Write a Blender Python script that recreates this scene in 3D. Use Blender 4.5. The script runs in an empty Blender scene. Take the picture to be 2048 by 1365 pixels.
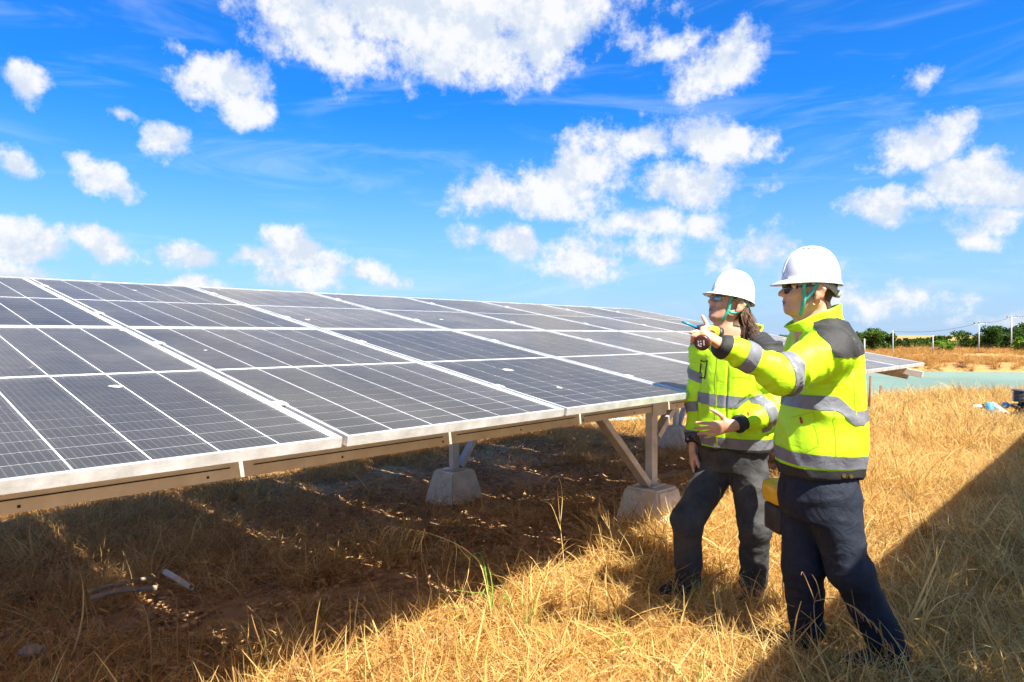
import bpy, bmesh, math, random
import numpy as np
from mathutils import Vector, Matrix, Quaternion, Euler
R = math.radians
SC = bpy.context.scene
COL = SC.collection

# ------------------------------------------------------------------ camera, sky, sun, exposure
CAM_H = 1.46
FPX = 1362.0            # focal length in photo pixels (2048 wide)
HOR = 671.0             # horizon row in the photo
cam_d = bpy.data.cameras.new('camera')
cam_d.sensor_width = 36.0
cam_d.lens = 36.0 * FPX / 2048.0
cam_d.clip_start = 0.05
cam_d.clip_end = 6000.0
cam = bpy.data.objects.new('camera', cam_d)
COL.objects.link(cam)
cam.location = (0, 0, CAM_H)
PITCH = math.atan((682.5 - HOR) / FPX)
cam.rotation_euler = (R(90) - PITCH, 0, 0)
SC.camera = cam

# direction of the panel rows (a = along the row, h = up the slope, both on the ground)
YAW = R(42.686)
AX = Vector((math.sin(YAW), math.cos(YAW), 0))
HX = Vector((-math.cos(YAW), math.sin(YAW), 0))
ORG = Vector((-0.540, 2.203, 0))
S_V, S_U = 0.70, 0.16
SUN = (-(HX * S_V + AX * S_U) + Vector((0, 0, 1))).normalized()

SC.view_settings.view_transform = 'Standard'
SC.view_settings.look = 'None'
SC.view_settings.gamma = 1.0
SC.view_settings.use_curve_mapping = False
SC.view_settings.exposure = 2.08

sun_d = bpy.data.lights.new('sun', 'SUN')
sun_d.energy = 3.7
sun_d.angle = R(0.53)
sun_d.color = (1.0, 0.94, 0.84)
sun = bpy.data.objects.new('sun', sun_d)
COL.objects.link(sun)
sun.rotation_euler = SUN.to_track_quat('Z', 'Y').to_euler()
sun.location = (0, 0, 30)

def pix_dir(x, y):
    """world direction of a photo pixel (2048 x 1365)"""
    v = Vector(((x - 1024) / FPX, 1.0, -(y - 682.5) / FPX))
    c, s = math.cos(PITCH), math.sin(PITCH)
    return Vector((v.x, v.y * c + v.z * s, -v.y * s + v.z * c))

def at(x, y, depth):
    """point seen at photo pixel x, y at that distance along the view"""
    d = pix_dir(x, y)
    return Vector((0, 0, CAM_H)) + d * (depth / d.y)

def on_ground(x, y, z=0.0):
    d = pix_dir(x, y)
    return Vector((0, 0, CAM_H)) + d * ((z - CAM_H) / d.z)

# ---- node helper
class NT:
    def __init__(self, tree):
        self.t = tree
        tree.nodes.clear()
    def n(self, kind, props=None, **inp):
        nd = self.t.nodes.new(kind)
        for k, v in (props or {}).items():
            setattr(nd, k, v)
        for k, v in inp.items():
            key = int(k[1:]) if k[0] == 'i' and k[1:].isdigit() else k.replace('_', ' ')
            s = nd.inputs[key]
            if isinstance(v, bpy.types.NodeSocket):
                self.t.links.new(v, s)
            else:
                s.default_value = v
        return nd
    def math(self, op, a, b=None, c=None, clamp=False):
        nd = self.t.nodes.new('ShaderNodeMath')
        nd.operation = op
        nd.use_clamp = clamp
        for i, v in enumerate((a, b, c)):
            if v is None: continue
            if isinstance(v, bpy.types.NodeSocket): self.t.links.new(v, nd.inputs[i])
            else: nd.inputs[i].default_value = v
        return nd.outputs[0]
    def vmath(self, op, a, b=None, out=0):
        nd = self.t.nodes.new('ShaderNodeVectorMath')
        nd.operation = op
        for i, v in enumerate((a, b)):
            if v is None: continue
            if isinstance(v, bpy.types.NodeSocket): self.t.links.new(v, nd.inputs[i])
            else: nd.inputs[i].default_value = v
        return nd.outputs[out]
    def noise(self, vec, scale, detail=4, rough=0.55, dist=0.0, out=0):
        nd = self.n('ShaderNodeTexNoise', None, Scale=scale, Detail=detail, Roughness=rough, Distortion=dist)
        if vec is not None: self.t.links.new(vec, nd.inputs['Vector'])
        return nd.outputs[out]
    def ramp(self, fac, stops, interp='LINEAR'):
        nd = self.t.nodes.new('ShaderNodeValToRGB')
        nd.color_ramp.interpolation = interp
        el = nd.color_ramp.elements
        while len(el) > 1: el.remove(el[0])
        el[0].position, el[0].color = stops[0][0], col4(stops[0][1])
        for p, c in stops[1:]:
            e = el.new(p); e.color = col4(c)
        self.t.links.new(fac, nd.inputs[0])
        return nd.outputs[0]
    def mix(self, fac, a, b, blend='MIX'):
        nd = self.t.nodes.new('ShaderNodeMix')
        nd.data_type = 'RGBA'; nd.blend_type = blend
        for s, v in ((nd.inputs[0], fac), (nd.inputs[6], a), (nd.inputs[7], b)):
            if isinstance(v, bpy.types.NodeSocket): self.t.links.new(v, s)
            else: s.default_value = col4(v) if not isinstance(v, (int, float)) else v
        return nd.outputs[2]
    def sstep(self, v, lo, hi):
        nd = self.n('ShaderNodeMapRange', {'interpolation_type': 'SMOOTHSTEP'}, i1=lo, i2=hi)
        self.t.links.new(v, nd.inputs[0])
        return nd.outputs[0]

def col4(c):
    if isinstance(c, (int, float)): return (c, c, c, 1)
    return tuple(c) + (1,) if len(c) == 3 else tuple(c)

# ---- world: clear tropical sky with fair-weather cumulus
W = bpy.data.worlds.new('World')
SC.world = W
W.use_nodes = True
N = NT(W.node_tree)
sky = N.n('ShaderNodeTexSky', {'sky_type': 'NISHITA', 'sun_disc': False, 'sun_elevation': math.asin(SUN.z),
                               'sun_rotation': math.atan2(SUN.x, SUN.y), 'altitude': 50.0,
                               'air_density': 1.0, 'dust_density': 1.2, 'ozone_density': 1.6})
tc = N.n('ShaderNodeTexCoord').outputs['Generated']
skyc = N.n('ShaderNodeHueSaturation', None, Saturation=1.25, Value=1.0, Hue=0.5, Color=sky.outputs[0]).outputs[0]
skyc = N.mix(1.0, skyc, (.045, .225, .41), 'MULTIPLY')          # deep tropical blue
# cumulus: soft blobs placed by direction, torn up by noise; photo px centre, radii, tilt, strength
CL = [(850, 20, 380, 120, 0, 1.3), (640, 50, 150, 100, 20, 1.15), (1090, 40, 140, 95, -15, 1.15), (800, 105, 200, 70, 0, .75), (1000, 110, 150, 60, 0, .75),
      (450, 150, 92, 62, 0, 1.15), (480, 195, 55, 42, 12, .85), (342, 98, 34, 20, 12, .6),
      (64, 168, 40, 34, 35, .85), (240, 226, 36, 16, 25, .6), (325, 278, 50, 24, 28, .8), (225, 350, 66, 34, 20, .95), (10, 325, 52, 34, 10, .8),
      (62, 490, 88, 38, 8, 1), (45, 548, 90, 34, 8, .9), (225, 492, 78, 38, 15, 1), (380, 508, 62, 27, 12, .9), (497, 530, 62, 26, 8, .9),
      (595, 514, 92, 36, 15, 1.05), (742, 546, 54, 21, 10, .85), (385, 570, 66, 20, 5, .8), (560, 560, 70, 22, 5, .45), (205, 555, 40, 16, 5, .5),
      (1438, 122, 92, 50, -30, .85), (1330, 105, 60, 16, -12, .4), (1150, 345, 135, 66, -12, 1.05), (1195, 285, 62, 46, 0, .7), (1290, 275, 66, 44, 0, .75),
      (970, 382, 52, 28, 0, .85), (1100, 400, 150, 44, 5, .85), (1430, 280, 100, 44, 8, 1), (1372, 368, 108, 52, -8, 1.05), (1290, 435, 90, 34, 0, .75),
      (1400, 448, 62, 24, 0, .65), (1022, 498, 102, 34, 8, 1.0), (1195, 525, 92, 34, 0, .55), (1260, 490, 80, 28, 10, .5), (1500, 505, 100, 38, 8, .5),
      (1825, 282, 94, 46, -8, 1.0), (1915, 240, 48, 20, -15, .6), (1762, 402, 100, 36, 3, .95), (1945, 348, 100, 52, 8, 1.1), (2040, 372, 80, 42, 0, 1.0),
      (2015, 420, 66, 26, 0, .7), (1975, 450, 50, 16, 15, .5), (1855, 160, 30, 16, 0, .4), (1790, 590, 110, 24, -4, .4), (2020, 640, 60, 16, 0, .5)]
sp = N.n('ShaderNodeSeparateXYZ', None, Vector=tc)
warp = N.n('ShaderNodeTexNoise', None, Scale=9.0, Detail=2.0, Roughness=.55, Vector=tc).outputs['Color']
# azimuth and elevation, jittered, in four fixed rotations (the clouds' tilts)
azel = N.n('ShaderNodeCombineXYZ', None, X=N.math('ARCTAN2', sp.outputs[0], sp.outputs[1]), Y=N.math('ARCSINE', sp.outputs[2])).outputs[0]
wv_ = N.n('ShaderNodeVectorMath', {'operation': 'MULTIPLY_ADD'}); N.t.links.new(warp, wv_.inputs[0]); wv_.inputs[1].default_value = (.08, .075, 0); wv_.inputs[2].default_value = (-.04, -.0375, 0)
pw = N.vmath('MULTIPLY', N.vmath('ADD', azel, wv_.outputs[0]), (1, 1, 0))
TILTS = (-20, 0, 12, 25)
rotd = {t: N.n('ShaderNodeVectorRotate', {'rotation_type': 'Z_AXIS'}, Vector=pw, Angle=R(t)).outputs[0] if t else pw for t in TILTS}
def azel_of(x, y):
    d = pix_dir(x, y).normalized(); return math.atan2(d.x, d.y), math.asin(d.z)
blobs = None
rngc = random.Random(3)
items = []
for (x, y, rx, ry, tilt, st) in CL:
    a0, e0 = azel_of(x, y)
    st *= .88
    items.append((a0, e0, abs(azel_of(x + rx, y)[0] - azel_of(x - rx, y)[0]) / 2, abs(azel_of(x, y + ry)[1] - azel_of(x, y - ry)[1]) / 2, tilt, st))
for k in range(20):                             # the same kind of sky goes on all round
    az = rngc.choice((-1, 1)) * rngc.uniform(R(48), R(175)); e0 = rngc.uniform(R(7), R(55)); sz = rngc.uniform(.07, .22)
    items.append((az, e0, sz / math.cos(e0), sz * .45, rngc.uniform(-15, 15), 1.0))
for a0, e0, rx, ry, tilt, st in items:
    t = min(TILTS, key=lambda q: abs(q - tilt)); c, s_ = math.cos(R(t)), math.sin(R(t))
    ca, ce = a0 * c - e0 * s_, a0 * s_ + e0 * c
    nd = N.n('ShaderNodeVectorMath', {'operation': 'MULTIPLY_ADD'}); N.t.links.new(rotd[t], nd.inputs[0])
    nd.inputs[1].default_value = (1 / rx, 1 / ry, 0); nd.inputs[2].default_value = (-ca / rx, -ce / ry, 0)
    ln = N.vmath('LENGTH', nd.outputs[0], out='Value')
    v = N.math('MULTIPLY_ADD', ln, -st, st)
    blobs = v if blobs is None else N.math('MAXIMUM', blobs, v)
n1 = N.noise(tc, 15.0, 8, .66)
n2 = N.noise(N.vmath('ADD', tc, tuple(SUN * .010 + Vector((0, 0, .022)))), 15.0, 4, .66)
f = N.math('ADD', blobs, N.math('MULTIPLY_ADD', n1, 2.7, -1.24))
dens = N.math('POWER', N.sstep(f, -.12, .55), .9)
# broken lit tops and soft grey-blue bases of the cumulus
shade = N.sstep(N.math('MULTIPLY_ADD', N.math('SUBTRACT', n1, n2), 3.6, N.math('MULTIPLY', f, .16)), -.28, .55)
ccol = N.mix(shade, (1.14, 1.27, 1.46), (1.56, 1.57, 1.60))
# thin cirrus veils, streaked
mpc = N.n('ShaderNodeMapping', None, Vector=tc, Rotation=(0.25, 0.35, .3), Scale=(2.0, 2.0, 9.0)).outputs[0]
ci = N.noise(mpc, 2.2, 4, .6, 1.0)
cig = N.sstep(ci, .46, .80)
el = sp.outputs[2]
cif = N.math('MULTIPLY', N.math('MULTIPLY', cig, .26), N.sstep(el, .62, .30))
hz = N.math('MULTIPLY', N.math('POWER', N.sstep(el, .33, -.08), 1.1), .92)          # pale haze towards the horizon, all round
base = N.mix(cif, N.mix(hz, skyc, (.93, 1.18, 1.60)), (1.35, 1.55, 1.78))
fin = N.mix(N.math('MULTIPLY', dens, .97), base, ccol)
bg = N.n('ShaderNodeBackground', None, Color=fin, Strength=0.15)
out = N.n('ShaderNodeOutputWorld', None, Surface=bg.outputs[0])
SC.cycles.max_bounces = 8
SC.cycles.diffuse_bounces = 5
SC.cycles.glossy_bounces = 3
SC.cycles.transparent_max_bounces = 8
SC.cycles.use_adaptive_sampling = True
SC.cycles.adaptive_threshold = 0.02
W.cycles.sampling_method = 'MANUAL'
W.cycles.sample_map_resolution = 512

# ------------------------------------------------------------------ mesh helpers
class MB:
    def __init__(self):
        self.v, self.f = [], []
    def add(self, verts, faces):
        o = len(self.v)
        self.v += [tuple(p) for p in verts]
        self.f += [tuple(i + o for i in q) for q in faces]
        return self
    def box(self, c, s, m=None, bev=0.0):
        x, y, z = s[0] / 2, s[1] / 2, s[2] / 2
        if bev <= 0:
            vs = [Vector((i * x, j * y, k * z)) for i in (-1, 1) for j in (-1, 1) for k in (-1, 1)]
            fs = [(0, 1, 3, 2), (4, 6, 7, 5), (0, 4, 5, 1), (2, 3, 7, 6), (0, 2, 6, 4), (1, 5, 7, 3)]
        else:
            bm = bmesh.new(); bmesh.ops.create_cube(bm, size=1)
            for v in bm.verts: v.co = Vector((v.co.x * s[0], v.co.y * s[1], v.co.z * s[2]))
            bmesh.ops.bevel(bm, geom=bm.edges[:], offset=bev, segments=2, affect='EDGES', profile=.6)
            bm.verts.ensure_lookup_table()
            vs = [v.co.copy() for v in bm.verts]; fs = [[v.index for v in f.verts] for f in bm.faces]
            bm.free()
        c = Vector(c)
        vs = [(m @ v if m else v) + c for v in vs]
        return self.add(vs, fs)
    def bar(self, p0, p1, w, h, up=(0, 0, 1), ext=0.0, bev=0.0):
        p0, p1 = Vector(p0), Vector(p1)
        d = (p1 - p0).normalized()
        s = d.cross(Vector(up)).normalized(); u = s.cross(d)
        m = Matrix((d, s, u)).transposed()
        return self.box((p0 + p1) / 2, ((p1 - p0).length + ext, w, h), m, bev)
    def tube(self, pts, rad, n=8, cap=True, flat=None):
        pts = [Vector(p) for p in pts]
        if not hasattr(rad, '__len__'): rad = [rad] * len(pts)
        rings = []; ref = None
        for i, p in enumerate(pts):
            d = (pts[min(i + 1, len(pts) - 1)] - pts[max(i - 1, 0)]).normalized()
            if ref is None:
                ref = Vector((0, 0, 1)) if abs(d.z) < .9 else Vector((1, 0, 0))
            s = d.cross(ref).normalized(); u = s.cross(d).normalized(); ref = u
            rings.append([p + (s * math.cos(2 * math.pi * k / n) + u * math.sin(2 * math.pi * k / n) * (flat or 1)) * rad[i] for k in range(n)])
        return self.loft(rings, cap)
    def loft(self, rings, cap=True, closed=True):
        n = len(rings[0]); vs = [p for r in rings for p in r]; fs = []
        for i in range(len(rings) - 1):
            for k in range(n if closed else n - 1):
                a, b = i * n + k, i * n + (k + 1) % n
                fs.append((a, b, b + n, a + n))
        if cap:
            fs.append(tuple(range(n))[::-1]); fs.append(tuple(range((len(rings) - 1) * n, len(rings) * n)))
        return self.add(vs, fs)
    def mesh(self, name, mat=None, smooth=False, fixn=False):
        me = bpy.data.meshes.new(name)
        me.from_pydata(self.v, [], self.f)
        if fixn:
            bm = bmesh.new(); bm.from_mesh(me); bmesh.ops.recalc_face_normals(bm, faces=bm.faces); bm.to_mesh(me); bm.free()
        if mat: me.materials.append(mat)
        if smooth: me.polygons.foreach_set('use_smooth', [True] * len(me.polygons))
        return me
    def build(self, name, mat, parent=None, smooth=False, loc=None, **tags):
        return link(name, self.mesh(name, mat, smooth, True), parent, loc, **tags)

def link(name, me, parent=None, loc=None, rot=None, **tags):
    o = bpy.data.objects.new(name, me)
    COL.objects.link(o)
    if parent is not None: o.parent = parent
    if loc is not None: o.location = loc
    if rot is not None: o.rotation_euler = rot
    for k, v in tags.items(): o[k] = v
    return o

def empty(name, loc=(0, 0, 0), rz=0.0, **tags):
    o = link(name, None, None, loc, (0, 0, rz), **tags)
    o.empty_display_size = .1
    return o

# numpy value noise
_rs = np.random.RandomState(11)
_tab = _rs.rand(64, 64, 64).astype(np.float32)
def vnoise(P):
    P = np.asarray(P, np.float32)
    i = np.floor(P).astype(np.int64); f = P - i; f = f * f * (3 - 2 * f)
    r = 0
    for dx in (0, 1):
        for dy in (0, 1):
            for dz in (0, 1):
                w = (f[..., 0] if dx else 1 - f[..., 0]) * (f[..., 1] if dy else 1 - f[..., 1]) * (f[..., 2] if dz else 1 - f[..., 2])
                r = r + w * _tab[(i[..., 0] + dx) & 63, (i[..., 1] + dy) & 63, (i[..., 2] + dz) & 63]
    return r * 2 - 1
def fbm(P, oct=4, g=.5):
    P = np.asarray(P, np.float32); r = 0; a = 1.0
    for k in range(oct):
        r = r + a * vnoise(P + 17.3 * k); P = P * 2.03; a *= g
    return r
def sst(x, a, b):
    t = np.clip((x - a) / (b - a), 0, 1); return t * t * (3 - 2 * t)

# ------------------------------------------------------------------ materials
def mat(name):
    m = bpy.data.materials.new(name); m.use_nodes = True
    return m, NT(m.node_tree)
def finish(n, shader, disp=None):
    n.n('ShaderNodeOutputMaterial', None, Surface=shader)
def bump(n, h, strength=.4, dist=.01, nrm=None):
    b = n.n('ShaderNodeBump', None, Strength=strength, Distance=dist, Height=h)
    return b.outputs[0]
def simple(name, c, rough=.6, metal=0.0, var=.12, scale=18, bumps=0.0, bscale=60, coat=0.0, c2=None, spec=.5, sheen=0.0):
    """plain procedural surface: colour varied by noise, optional bump"""
    m, n = mat(name)
    co = n.n('ShaderNodeTexCoord').outputs['Object']
    ns = n.noise(co, scale, 5, .6)
    c2 = c2 or tuple(x * (1 - var * 2.2) for x in c)
    c = tuple(min(1, x * (1 + var)) for x in c)
    cc = n.ramp(ns, [(.28, c2), (.68, c)])
    p = n.n('ShaderNodeBsdfPrincipled', None, Base_Color=cc, Metallic=metal, Coat_Weight=coat)
    p.inputs['Specular IOR Level'].default_value = spec
    p.inputs['Sheen Weight'].default_value = sheen
    rr = n.math('MULTIPLY_ADD', ns, .25, rough - .12, clamp=True)
    n.t.links.new(rr, p.inputs['Roughness'])
    if bumps:
        n.t.links.new(bump(n, n.noise(co, bscale, 5, .6), bumps), p.inputs['Normal'])
    finish(n, p.outputs[0])
    return m

# ------------------------------------------------------------------ ground
def ground_z(x, y, fine=True):
    x = np.asarray(x, float); y = np.asarray(y, float)
    rx, ry = x - ORG.x, y - ORG.y
    A = rx * AX.x + ry * AX.y; Hh = rx * HX.x + ry * HX.y
    z = -.20 * sst(Hh, 1.2, 3.2) * sst(A, -9, 1)
    far = np.hypot(x, y)
    P = np.stack([x * .35, y * .35, 0 * x + 3.1], -1)
    z = z + .05 * fbm(P, 3) * sst(far, 5, 14)
    # big pond, its far dyke, a second strip of water behind it
    sh = 1.2 * vnoise(np.stack([x * .12, y * .12, 0 * x], -1)) + .35 * vnoise(np.stack([x * .6, y * .6, 0 * x], -1))
    pond = sst(y + sh, 15.5, 19.5) * (1 - sst(y + sh, 39.0, 41.5)) * sst(x + sh * 1.2 + (y - 18) * .05, -2.0, 2.0)
    z = z - 1.35 * pond
    strip = sst(y + sh, 50, 52.5) * (1 - sst(y + sh, 61, 63)) * sst(x + sh * 2, 33, 36)
    z = z - 1.2 * strip
    z = z - .10 * sst(far, 30, 60)
    if fine:
        Q = np.stack([x, y, 0 * x], -1)
        near = 1 - sst(far, 8, 14)
        z = z + near * (.016 * fbm(Q * 5.0, 4, .55) + .010 * np.abs(fbm(Q * 17 + 9, 2)))
    return z

def axis(lo, hi, near_lo, near_hi, step, grow):
    c = list(np.arange(near_lo, near_hi + 1e-6, step))
    s = step
    while c[-1] < hi: s *= grow; c.append(c[-1] + s)
    s = step
    while c[0] > lo: s *= grow; c.insert(0, c[0] - s)
    return np.array(c)
gx = axis(-2500, 2500, -4.2, 4.4, .028, 1.075)
gy = axis(-60, 3500, 1.6, 8.6, .030, 1.05)
X, Y = np.meshgrid(gx, gy)
Zg = ground_z(X, Y)
nx, ny = len(gx), len(gy)
gv = np.stack([X, Y, Zg], -1).reshape(-1, 3)
ii = np.arange(nx * ny).reshape(ny, nx)
gf = np.stack([ii[:-1, :-1], ii[:-1, 1:], ii[1:, 1:], ii[1:, :-1]], -1).reshape(-1, 4)
def np_mesh(name, v, f, mat=None, smooth=True):
    me = bpy.data.meshes.new(name)
    v = np.asarray(v, np.float32); f = np.asarray(f, np.int32)
    k = f.shape[1]
    me.vertices.add(len(v)); me.vertices.foreach_set('co', v.ravel())
    me.loops.add(f.size); me.loops.foreach_set('vertex_index', f.ravel())
    me.polygons.add(len(f)); me.polygons.foreach_set('loop_start', np.arange(0, f.size, k, dtype=np.int32))
    me.polygons.foreach_set('loop_total', np.full(len(f), k, np.int32))
    if smooth: me.polygons.foreach_set('use_smooth', np.ones(len(f), bool))
    me.update(calc_edges=True); me.validate()
    if mat: me.materials.append(mat)
    return me

m_ground, n = mat('dry_soil')
gp = n.n('ShaderNodeNewGeometry').outputs['Position']
na = n.noise(gp, 1.1, 6, .6); nb = n.noise(gp, 9.0, 8, .65); nc = n.noise(gp, 70.0, 4, .6)
soil = n.ramp(nb, [(.25, (.19, .105, .045)), (.5, (.42, .245, .105)), (.72, (.56, .36, .16))])
straw = n.ramp(nc, [(.3, (.16, .085, .03)), (.55, (.36, .21, .065)), (.75, (.52, .33, .11))])
sx = n.n('ShaderNodeSeparateXYZ', None, Vector=gp)
# dead straw mat covers the open field, bare soil lies under the table (v across the row)
hh = n.math('ADD', n.math('MULTIPLY', n.math('SUBTRACT', sx.outputs[0], ORG.x), HX.x), n.math('MULTIPLY', n.math('SUBTRACT', sx.outputs[1], ORG.y), HX.y))
aa = n.math('ADD', n.math('MULTIPLY', n.math('SUBTRACT', sx.outputs[0], ORG.x), AX.x), n.math('MULTIPLY', n.math('SUBTRACT', sx.outputs[1], ORG.y), AX.y))
field = n.math('MAXIMUM', n.math('MAXIMUM', n.sstep(hh, 1.1, .35), n.sstep(hh, 5.0, 6.0)), n.sstep(aa, 8.0, 8.8))
field = n.math('MULTIPLY_ADD', n.math('SUBTRACT', na, .5), 1.0, field, clamp=True)
gcol = n.mix(n.math('MULTIPLY', field, .75), soil, straw)
p = n.n('ShaderNodeBsdfPrincipled', None, Base_Color=gcol, Roughness=.95)
p.inputs['Specular IOR Level'].default_value = .15
hsum = n.math('ADD', nb, n.math('MULTIPLY', nc, .35))
n.t.links.new(bump(n, hsum, 1.0, .05), p.inputs['Normal'])
finish(n, p.outputs[0])
ground = link('ground', np_mesh('ground', gv, gf, m_ground), kind='structure', label='dry soil and straw field around the panels')

m_water, n = mat('pond_water')
gp = n.n('ShaderNodeNewGeometry').outputs['Position']
mp = n.n('ShaderNodeMapping', None, Vector=gp, Scale=(1.0, 2.6, 1.0)).outputs[0]
wv = n.noise(mp, 2.2, 5, .6)
wc = n.ramp(n.noise(gp, .12, 4, .6), [(.35, (.12, .175, .125)), (.65, (.165, .225, .165))])
p = n.n('ShaderNodeBsdfPrincipled', None, Base_Color=wc, Roughness=.4, IOR=1.33)
n.t.links.new(bump(n, wv, .5, .08), p.inputs['Normal'])
p.inputs['Specular IOR Level'].default_value = .14
finish(n, p.outputs[0])
WATER_Z = -.72
MB().add([(-6, 14, WATER_Z), (120, 14, WATER_Z), (120, 43, WATER_Z), (-6, 43, WATER_Z)], [(0, 1, 2, 3)]).build('pond_water', m_water, kind='structure', label='milky green pond beyond the dry field')
MB().add([(30, 48.5, WATER_Z - .1), (160, 48.5, WATER_Z - .1), (160, 65, WATER_Z - .1), (30, 65, WATER_Z - .1)], [(0, 1, 2, 3)]).build('canal_water', m_water, kind='structure', label='narrow strip of water behind the far dyke')

# ------------------------------------------------------------------ solar table
U = 1.154; PW = 1.134; LP = 2.075; PL = 2.071; TILT = R(10.42); EDGE_Z = 1.13; FH = .035
m_alu = simple('frame_aluminium', (.72, .72, .70), .42, .55, .10, 9, .12, 40, c2=(.52, .49, .43))
m_galv = simple('galvanised_steel', (.50, .48, .45), .5, .4, .14, 7, .15, 30, c2=(.36, .33, .28))
m_beam = simple('channel_steel', (.60, .55, .45), .55, .15, .10, 5, .12, 30, c2=(.46, .39, .28))
m_slot = simple('slot_shade', (.045, .028, .015), .9, 0, .2, 30)  # near-black colour on thin strips stands in for shade inside slots, holes, vents
m_back, n = mat('white_backsheet')
p = n.n('ShaderNodeBsdfPrincipled', None, Base_Color=(.84, .84, .86, 1), Roughness=.5); finish(n, p.outputs[0])

m_cell, n = mat('silicon_cell')
uv = n.n('ShaderNodeUVMap', {'uv_map': 'UVMap'}).outputs[0]
su = n.n('ShaderNodeSeparateXYZ', None, Vector=uv)
bb = n.math('ABSOLUTE', n.math('SUBTRACT', n.math('FRACT', n.math('MULTIPLY', su.outputs[0], 9.0)), .5))
line = n.sstep(bb, .075, .035)
gpos = n.n('ShaderNodeNewGeometry').outputs['Position']
cn = n.noise(gpos, 4.0, 3, .5)
cc = n.ramp(cn, [(.3, (.020, .022, .026)), (.7, (.030, .032, .036))])
cc = n.mix(n.math('MULTIPLY', line, .32), cc, (.22, .23, .25))
p = n.n('ShaderNodeBsdfPrincipled', None, Base_Color=cc, Roughness=.35); finish(n, p.outputs[0])

m_glass, n = mat('dusty_glass')
gpos = n.n('ShaderNodeNewGeometry').outputs['Position']
lw = n.n('ShaderNodeFresnel', None, IOR=1.24).outputs[0]
dn = n.noise(gpos, 1.4, 5, .6); dm = n.noise(gpos, 14.0, 6, .65); df = n.noise(gpos, 130.0, 3, .6)
dust = n.math('MULTIPLY_ADD', n.sstep(dn, .30, .72), .012, .013)
dust = n.math('MULTIPLY', dust, n.math('MULTIPLY_ADD', dm, .9, .55))
speck = n.math('MULTIPLY', n.sstep(df, .66, .74), .22)
vor = n.n('ShaderNodeTexVoronoi', {'feature': 'F1'}, Vector=n.vmath('ADD', gpos, n.n('ShaderNodeTexNoise', None, Scale=40.0, Detail=3.0, Vector=gpos).outputs['Color']), Scale=2.3, Randomness=1.0)
gw = n.n('ShaderNodeVectorMath', {'operation': 'SCALE'}, Vector=n.n('ShaderNodeTexNoise', None, Scale=30.0, Detail=4.0, Vector=gpos).outputs['Color'], Scale=.035)
vor = n.n('ShaderNodeTexVoronoi', {'feature': 'F1'}, Vector=n.vmath('ADD', gpos, gw.outputs[0]), Scale=3.6, Randomness=1.0)
spotr = n.n('ShaderNodeSeparateColor', None, Color=vor.outputs['Color'])
spot = n.sstep(n.math('SUBTRACT', vor.outputs['Distance'], n.math('MULTIPLY', n.math('SUBTRACT', spotr.outputs[0], .66), .34)), .012, -.012)
dust = n.math('MULTIPLY', dust, n.math('MULTIPLY_ADD', n.n('ShaderNodeObjectInfo').outputs['Random'], .75, .62))
cosv = n.math('ABSOLUTE', n.vmath('DOT_PRODUCT', n.n('ShaderNodeNewGeometry').outputs['Normal'], n.n('ShaderNodeNewGeometry').outputs['Incoming'], 'Value'))
dust = n.math('SUBTRACT', 1.0, n.math('EXPONENT', n.math('DIVIDE', n.math('MULTIPLY', dust, -1.0), n.math('MAXIMUM', cosv, .06))))
dirt = n.math('MAXIMUM', n.math('ADD', dust, speck), n.math('MULTIPLY', spot, .75))
dcol = n.mix(spot, (.37, .335, .285), (.62, .57, .48))
dif = n.n('ShaderNodeBsdfDiffuse', None, Color=dcol)
tr = n.n('ShaderNodeBsdfTransparent', None, Color=(.97, .98, .99, 1))
gl = n.n('ShaderNodeBsdfGlossy', None, Color=(.46, .45, .43, 1))
n.t.links.new(n.math('MULTIPLY_ADD', dm, .20, .09), gl.inputs['Roughness'])
g1 = n.n('ShaderNodeMixShader', None, Fac=lw, i1=tr.outputs[0], i2=gl.outputs[0])
g2 = n.n('ShaderNodeMixShader', None, Fac=n.math('MINIMUM', dirt, .9), i1=g1.outputs[0], i2=dif.outputs[0])
finish(n, g2.outputs[0])

# shared meshes of one panel, flat in its own frame: x across, y up the slope, z = 0 the glass plane
def panel_frame():
    b = MB(); w = .014
    for (x0, x1, y0, y1) in ((0, PW, 0, w), (0, PW, PL - w, PL), (0, w, w, PL - w), (PW - w, PW, w, PL - w)):
        b.box(((x0 + x1) / 2, (y0 + y1) / 2, -FH / 2 + .0015), (x1 - x0 - .0004, y1 - y0 - .0004, FH), None, .0012)
    return b
me_frame = panel_frame().mesh('frame', m_alu, False, True)
me_sheet = MB().box((PW / 2, PL / 2, -.0075), (PW - .028, PL - .028, .004)).mesh('backsheet', m_back)
me_pane = MB().add([(.0135, .0135, 0), (PW - .0135, .0135, 0), (PW - .0135, PL - .0135, 0), (.0135, PL - .0135, 0)], [(0, 1, 2, 3)]).mesh('glass_pane', m_glass)
CW = (PW - .042) / 6; HL = (PL - .042 - .022) / 2; CH = HL / 11
cells = []
for half in (0, 1):
    for r in range(11):
        for c in range(6):
            cells.append((.021 + c * CW + CW / 2, .021 + half * (HL + .022) + r * CH + CH / 2))
def add_uv(me, per):
    u = me.uv_layers.new(name='UVMap')
    u.data.foreach_set('uv', np.tile(np.array([0, 0, 1, 0, 1, 1, 0, 1], np.float32), per))
cw, ch = (CW - .0056) / 2, (CH - .0034) / 2
me_cell = MB().add([(-cw, -ch, 0), (cw, -ch, 0), (cw, ch, 0), (-cw, ch, 0)], [(0, 1, 2, 3)]).mesh('cell', m_cell); add_uv(me_cell, 1)
gb = MB()
for (x, y) in cells: gb.add([(x - cw, y - ch, 0), (x + cw, y - ch, 0), (x + cw, y + ch, 0), (x - cw, y + ch, 0)], [(0, 1, 2, 3)])
me_grid = gb.mesh('cell_grid', m_cell); add_uv(me_grid, len(cells))
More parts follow.
